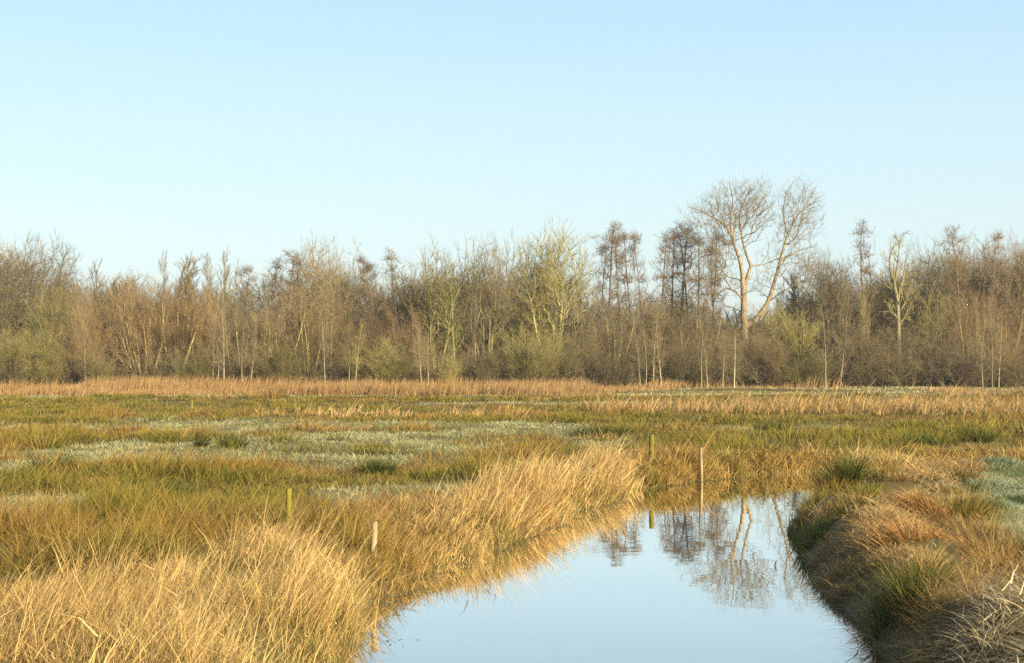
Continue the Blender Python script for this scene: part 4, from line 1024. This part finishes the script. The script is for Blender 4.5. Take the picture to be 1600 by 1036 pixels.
# ------------------------------------------------------------------ posts in the meadow and at the ditch
def post(label, p, ztop_, r, lean=(0, 0), mat='post_green', bottom=-.9, pointed=False, seed=0):
    rs = np.random.default_rng(seed)
    Hh = ztop_ - bottom
    n, k = 9, 12
    t = np.linspace(0, 1, n); a = np.arange(k) * 2 * pi / k
    rr = r * (1 - .06 * t)
    irr = 1 + .06 * np.sin(a * 3 + seed) + rs.normal(0, .015, k)
    ring = np.stack([np.cos(a) * irr, np.sin(a) * irr], 1)
    V = []
    for i in range(n):
        V.append(np.concatenate([ring * rr[i] + np.array(lean) * t[i] * Hh + rs.normal(0, r * .03, 2), np.full((k, 1), bottom + Hh * t[i])], 1))
    V = np.concatenate(V)
    i = np.arange(n - 1)[:, None] * k + np.arange(k)[None]; i2 = np.arange(n - 1)[:, None] * k + (np.arange(k)[None] + 1) % k
    q = np.stack([i, i2, i2 + k, i + k], -1).reshape(-1, 4)
    root = tag(empty('wooden_post', (p[0], p[1], 0)), label, 'post', 'old wooden posts in the meadow')
    obj('shaft', make_mesh('shaft', V, q, mat=M[mat], smooth=True), root)
    # sawn, bevelled and cracked end
    top = V[-k:]; c = top.mean(0)
    tip = c + (top - c) * .8 + np.array([0, 0, r * .22])
    tv = np.concatenate([top + np.array([0, 0, -.001]), tip, [c + np.array([0, 0, r * (.9 if pointed else .18)])]])
    j = np.arange(k); j2 = (j + 1) % k
    obj('post_top', make_mesh('post_top', tv, np.stack([j, j2, j2 + k, j + k], 1), np.stack([j + k, j2 + k, np.full(k, 2 * k)], 1), mat=M['post_end']), root)
post('mossy green post rising from the rushes behind the left reed bank', (at(450, 17.9), 17.9), .63, .037, (.01, 0), seed=1)
post('short pale post leaning at the water edge of the left bank', (at(580, 16.4), 16.4), .38, .036, (.035, 0), 'post_pale', seed=2)
post('small yellow-green post far out in the left meadow', (at(184, 66), 66), .28 + .0, .07, (.01, 0), seed=3)
post('farthest yellow-green post, in the meadow before the reed belt', (at(300, 71), 71), .42, .07, (0, 0), seed=4)
post('yellow-green post half hidden in the rusty grass on the left bank', (at(1014, 31), 31), .66, .06, (.04, 0), seed=5)
post('thin pale stake standing in the water under the end bank', (at(1097, 31.0), 31.0), .38, .035, (-.03, 0), 'post_pale', pointed=True, seed=6)

# ------------------------------------------------------------------ single rush tussocks that stand out, and stems in the water
def tussock(label, x, y, wpx, hpx, c0, c1, n=420, cu=(0, .4), seed=0):
    H = Heap(); p = px(x, y); sc = p[1] / F
    m = max(3, int(n / 60)); c = p[None, :2] + rng.normal(0, 1, (m, 2)) * np.array([wpx * .2, wpx * .2]) * sc
    clumps(H, c, np.full(m, wpx * .22 * sc), 60, np.full(m, hpx * sc), np.tile(c0, (m, 1)), np.tile(c1, (m, 1)), .008, .00055, .8, (.06, 0), cu, .06, 4, .32)
    V, q, cc = np.concatenate(H.V), np.concatenate(H.q), np.concatenate(H.c)
    z = float(hgt([p[0]], [p[1]])[0]); V = V - np.array([p[0], p[1], z])
    tag(obj('rush_tussock', make_mesh('rush_tussock', V, q, mat=M['rush'], colr=cc), loc=(p[0], p[1], z)), label, 'tussock', 'single rush tussocks in the meadow')
DK_ = (.035, .05, .01); DG = (.085, .10, .018)
tussock('dark green round tussock behind the tawny grass of the right bank', 1443, 700, 46, 30, (.045, .07, .01), (.11, .13, .02))
tussock('green tussock at the meadow edge above the frosted pasture', 1535, 692, 50, 26, (.06, .08, .012), (.14, .13, .025))
tussock('grey-green tussock just behind the bank at the end of the water', 1192, 702, 50, 26, (.06, .075, .04), (.16, .16, .09))
tussock('bright green low tussock right of the grey-green one', 1212, 676, 44, 22, (.06, .09, .012), (.15, .16, .03))
tussock('long dark tussock in the middle of the meadow above the golden reeds', 930, 684, 80, 26, DK_, DG, 700)
tussock('small dark tussock standing alone in frosted turf, left of a pair', 318, 700, 26, 20, DK_, DG, 260)
tussock('small dark tussock standing in frosted turf, right of a pair', 362, 701, 44, 24, DK_, DG, 360)
tussock('dark tussock in the left meadow below the frosted turf', 600, 744, 70, 34, DK_, DG, 600)
tussock('dark blue-green tussock nearest the left reed bank', 268, 786, 80, 40, (.03, .045, .015), (.10, .105, .03), 600)
tussock('dark tussock before the frosted turf at the left edge', 75, 735, 90, 34, DK_, DG, 600)
tussock('deep green rush tussock on the rim beside the end of the water', 1318, 770, 60, 70, (.05, .065, .012), (.14, .14, .03), 700)
tussock('tall green rush tussock leaning over the dark right waterline', 1400, 945, 110, 110, (.05, .065, .012), (.16, .15, .03), 1000)

def stem(label, pts, r, m='dry'):
    pts = np.array(pts); t = np.linspace(0, 1, 14); s_ = np.linspace(0, 1, len(pts))
    p = np.stack([np.interp(t, s_, pts[:, i]) for i in range(3)], 1); p[1:-1] = (p[:-2] + 2 * p[1:-1] + p[2:]) / 4
    V, q = tubes((p - p[0])[None], np.linspace(r, r * .45, 14)[None], 6)
    leaf = p[9] - p[0]
    a = np.array([leaf, leaf + (.05, 0, -.03), leaf + (.07, .01, -.14), leaf + (.045, .01, -.05)])
    if m == 'wet': a[:] = leaf
    V2 = np.concatenate([V, a]); q2 = np.concatenate([q, [[len(V), len(V) + 1, len(V) + 2, len(V) + 3]]])
    tag(obj('reed_stem', make_mesh('reed_stem', V2, q2, mat=M['post_pale'] if m == 'dry' else M['post_end']), loc=tuple(p[0])), label, 'reed stem', 'single broken reed stems')
a = px(1207, 884, WZ); stem('dark bent stub standing in the water left of the right bank', [a + (0, 0, -.1), a + (.05, 0, .07)], .011, 'wet')
a = px(1375, 1010, WZ); stem('thin stem bowing out over the water from the right bank', [a + (.05, 0, -.1), a + (-.1, 0, .12), a + (-.25, 0, .10), a + (-.34, 0, .17)], .005)
a = px(610, 925, WZ); stem('long pale stem slanting out over the water from the left bank', [a + (-.25, 0, .05), a + (0, 0, .12), a + (.35, 0, .25)], .007)
a = px(560, 950, WZ); stem('pale broken stem rising steeply from the left bank corner', [a + (-.1, 0, .0), a + (.05, 0, .25), a + (.28, 0, .48)], .007)

# ------------------------------------------------------------------ floating weed along the left waterline
def duckweed():
    e = poly[(poly[:, 1] > 13) & (poly[:, 1] < 33) & (poly[:, 0] < 7.2)]
    e = e[sdist(e[:, 0] - .4, e[:, 1]) > 0]
    n = 9000; c = e[rng.integers(0, len(e), n)] + rng.normal(0, .22, (n, 2))
    sd = sdist(c[:, 0], c[:, 1]); k = (sd < .1) & (fbm(c[:, 0] * 1.3, c[:, 1] * 1.3, 301, 3) > .47); c = c[k]; n = len(c)
    a = rng.uniform(0, 2 * pi, n)[:, None] + np.arange(4)[None] * pi / 2; r = rng.uniform(.006, .022, (n, 4))
    V = np.stack([c[:, :1] + np.cos(a) * r, c[:, 1:] + np.sin(a) * r, WZ + .003 + rng.uniform(0, .006, (n, 4))], -1).reshape(-1, 3)
    cc = np.repeat(jitter(np.tile([.17, .18, .085], (n, 1)), .4), 4, 0)
    tag(obj('duckweed', make_mesh('duckweed', V, np.arange(4 * n).reshape(-1, 4), mat=M['frost'], colr=cc)), 'grey-green scum of floating weed along the left waterline', kind='stuff')
duckweed()

# ------------------------------------------------------------------ thin morning air between the camera and the wood
def haze():
    x0, x1, y0, y1, z0, z1 = -3300, 3300, -30, 2100, -3.0, 27.0
    V = [(x, y, z) for z in (z0, z1) for y in (y0, y1) for x in (x0, x1)]
    me = make_mesh('haze', V, [(0, 2, 3, 1), (4, 5, 7, 6), (0, 1, 5, 4), (2, 6, 7, 3), (0, 4, 6, 2), (1, 3, 7, 5)])
    m = bpy.data.materials.new('thin_mist'); m.use_nodes = True; t = m.node_tree; t.nodes.clear()
    v = t.nodes.new('ShaderNodeVolumePrincipled'); v.inputs['Color'].default_value = (.95, .97, 1, 1); v.inputs['Density'].default_value = .0003; v.inputs['Anisotropy'].default_value = .2
    o = t.nodes.new('ShaderNodeOutputMaterial'); t.links.new(v.outputs[0], o.inputs['Volume'])
    me.materials.append(m)
    tag(obj('haze', me), 'thin pale morning haze over the meadow', kind='stuff')
haze()
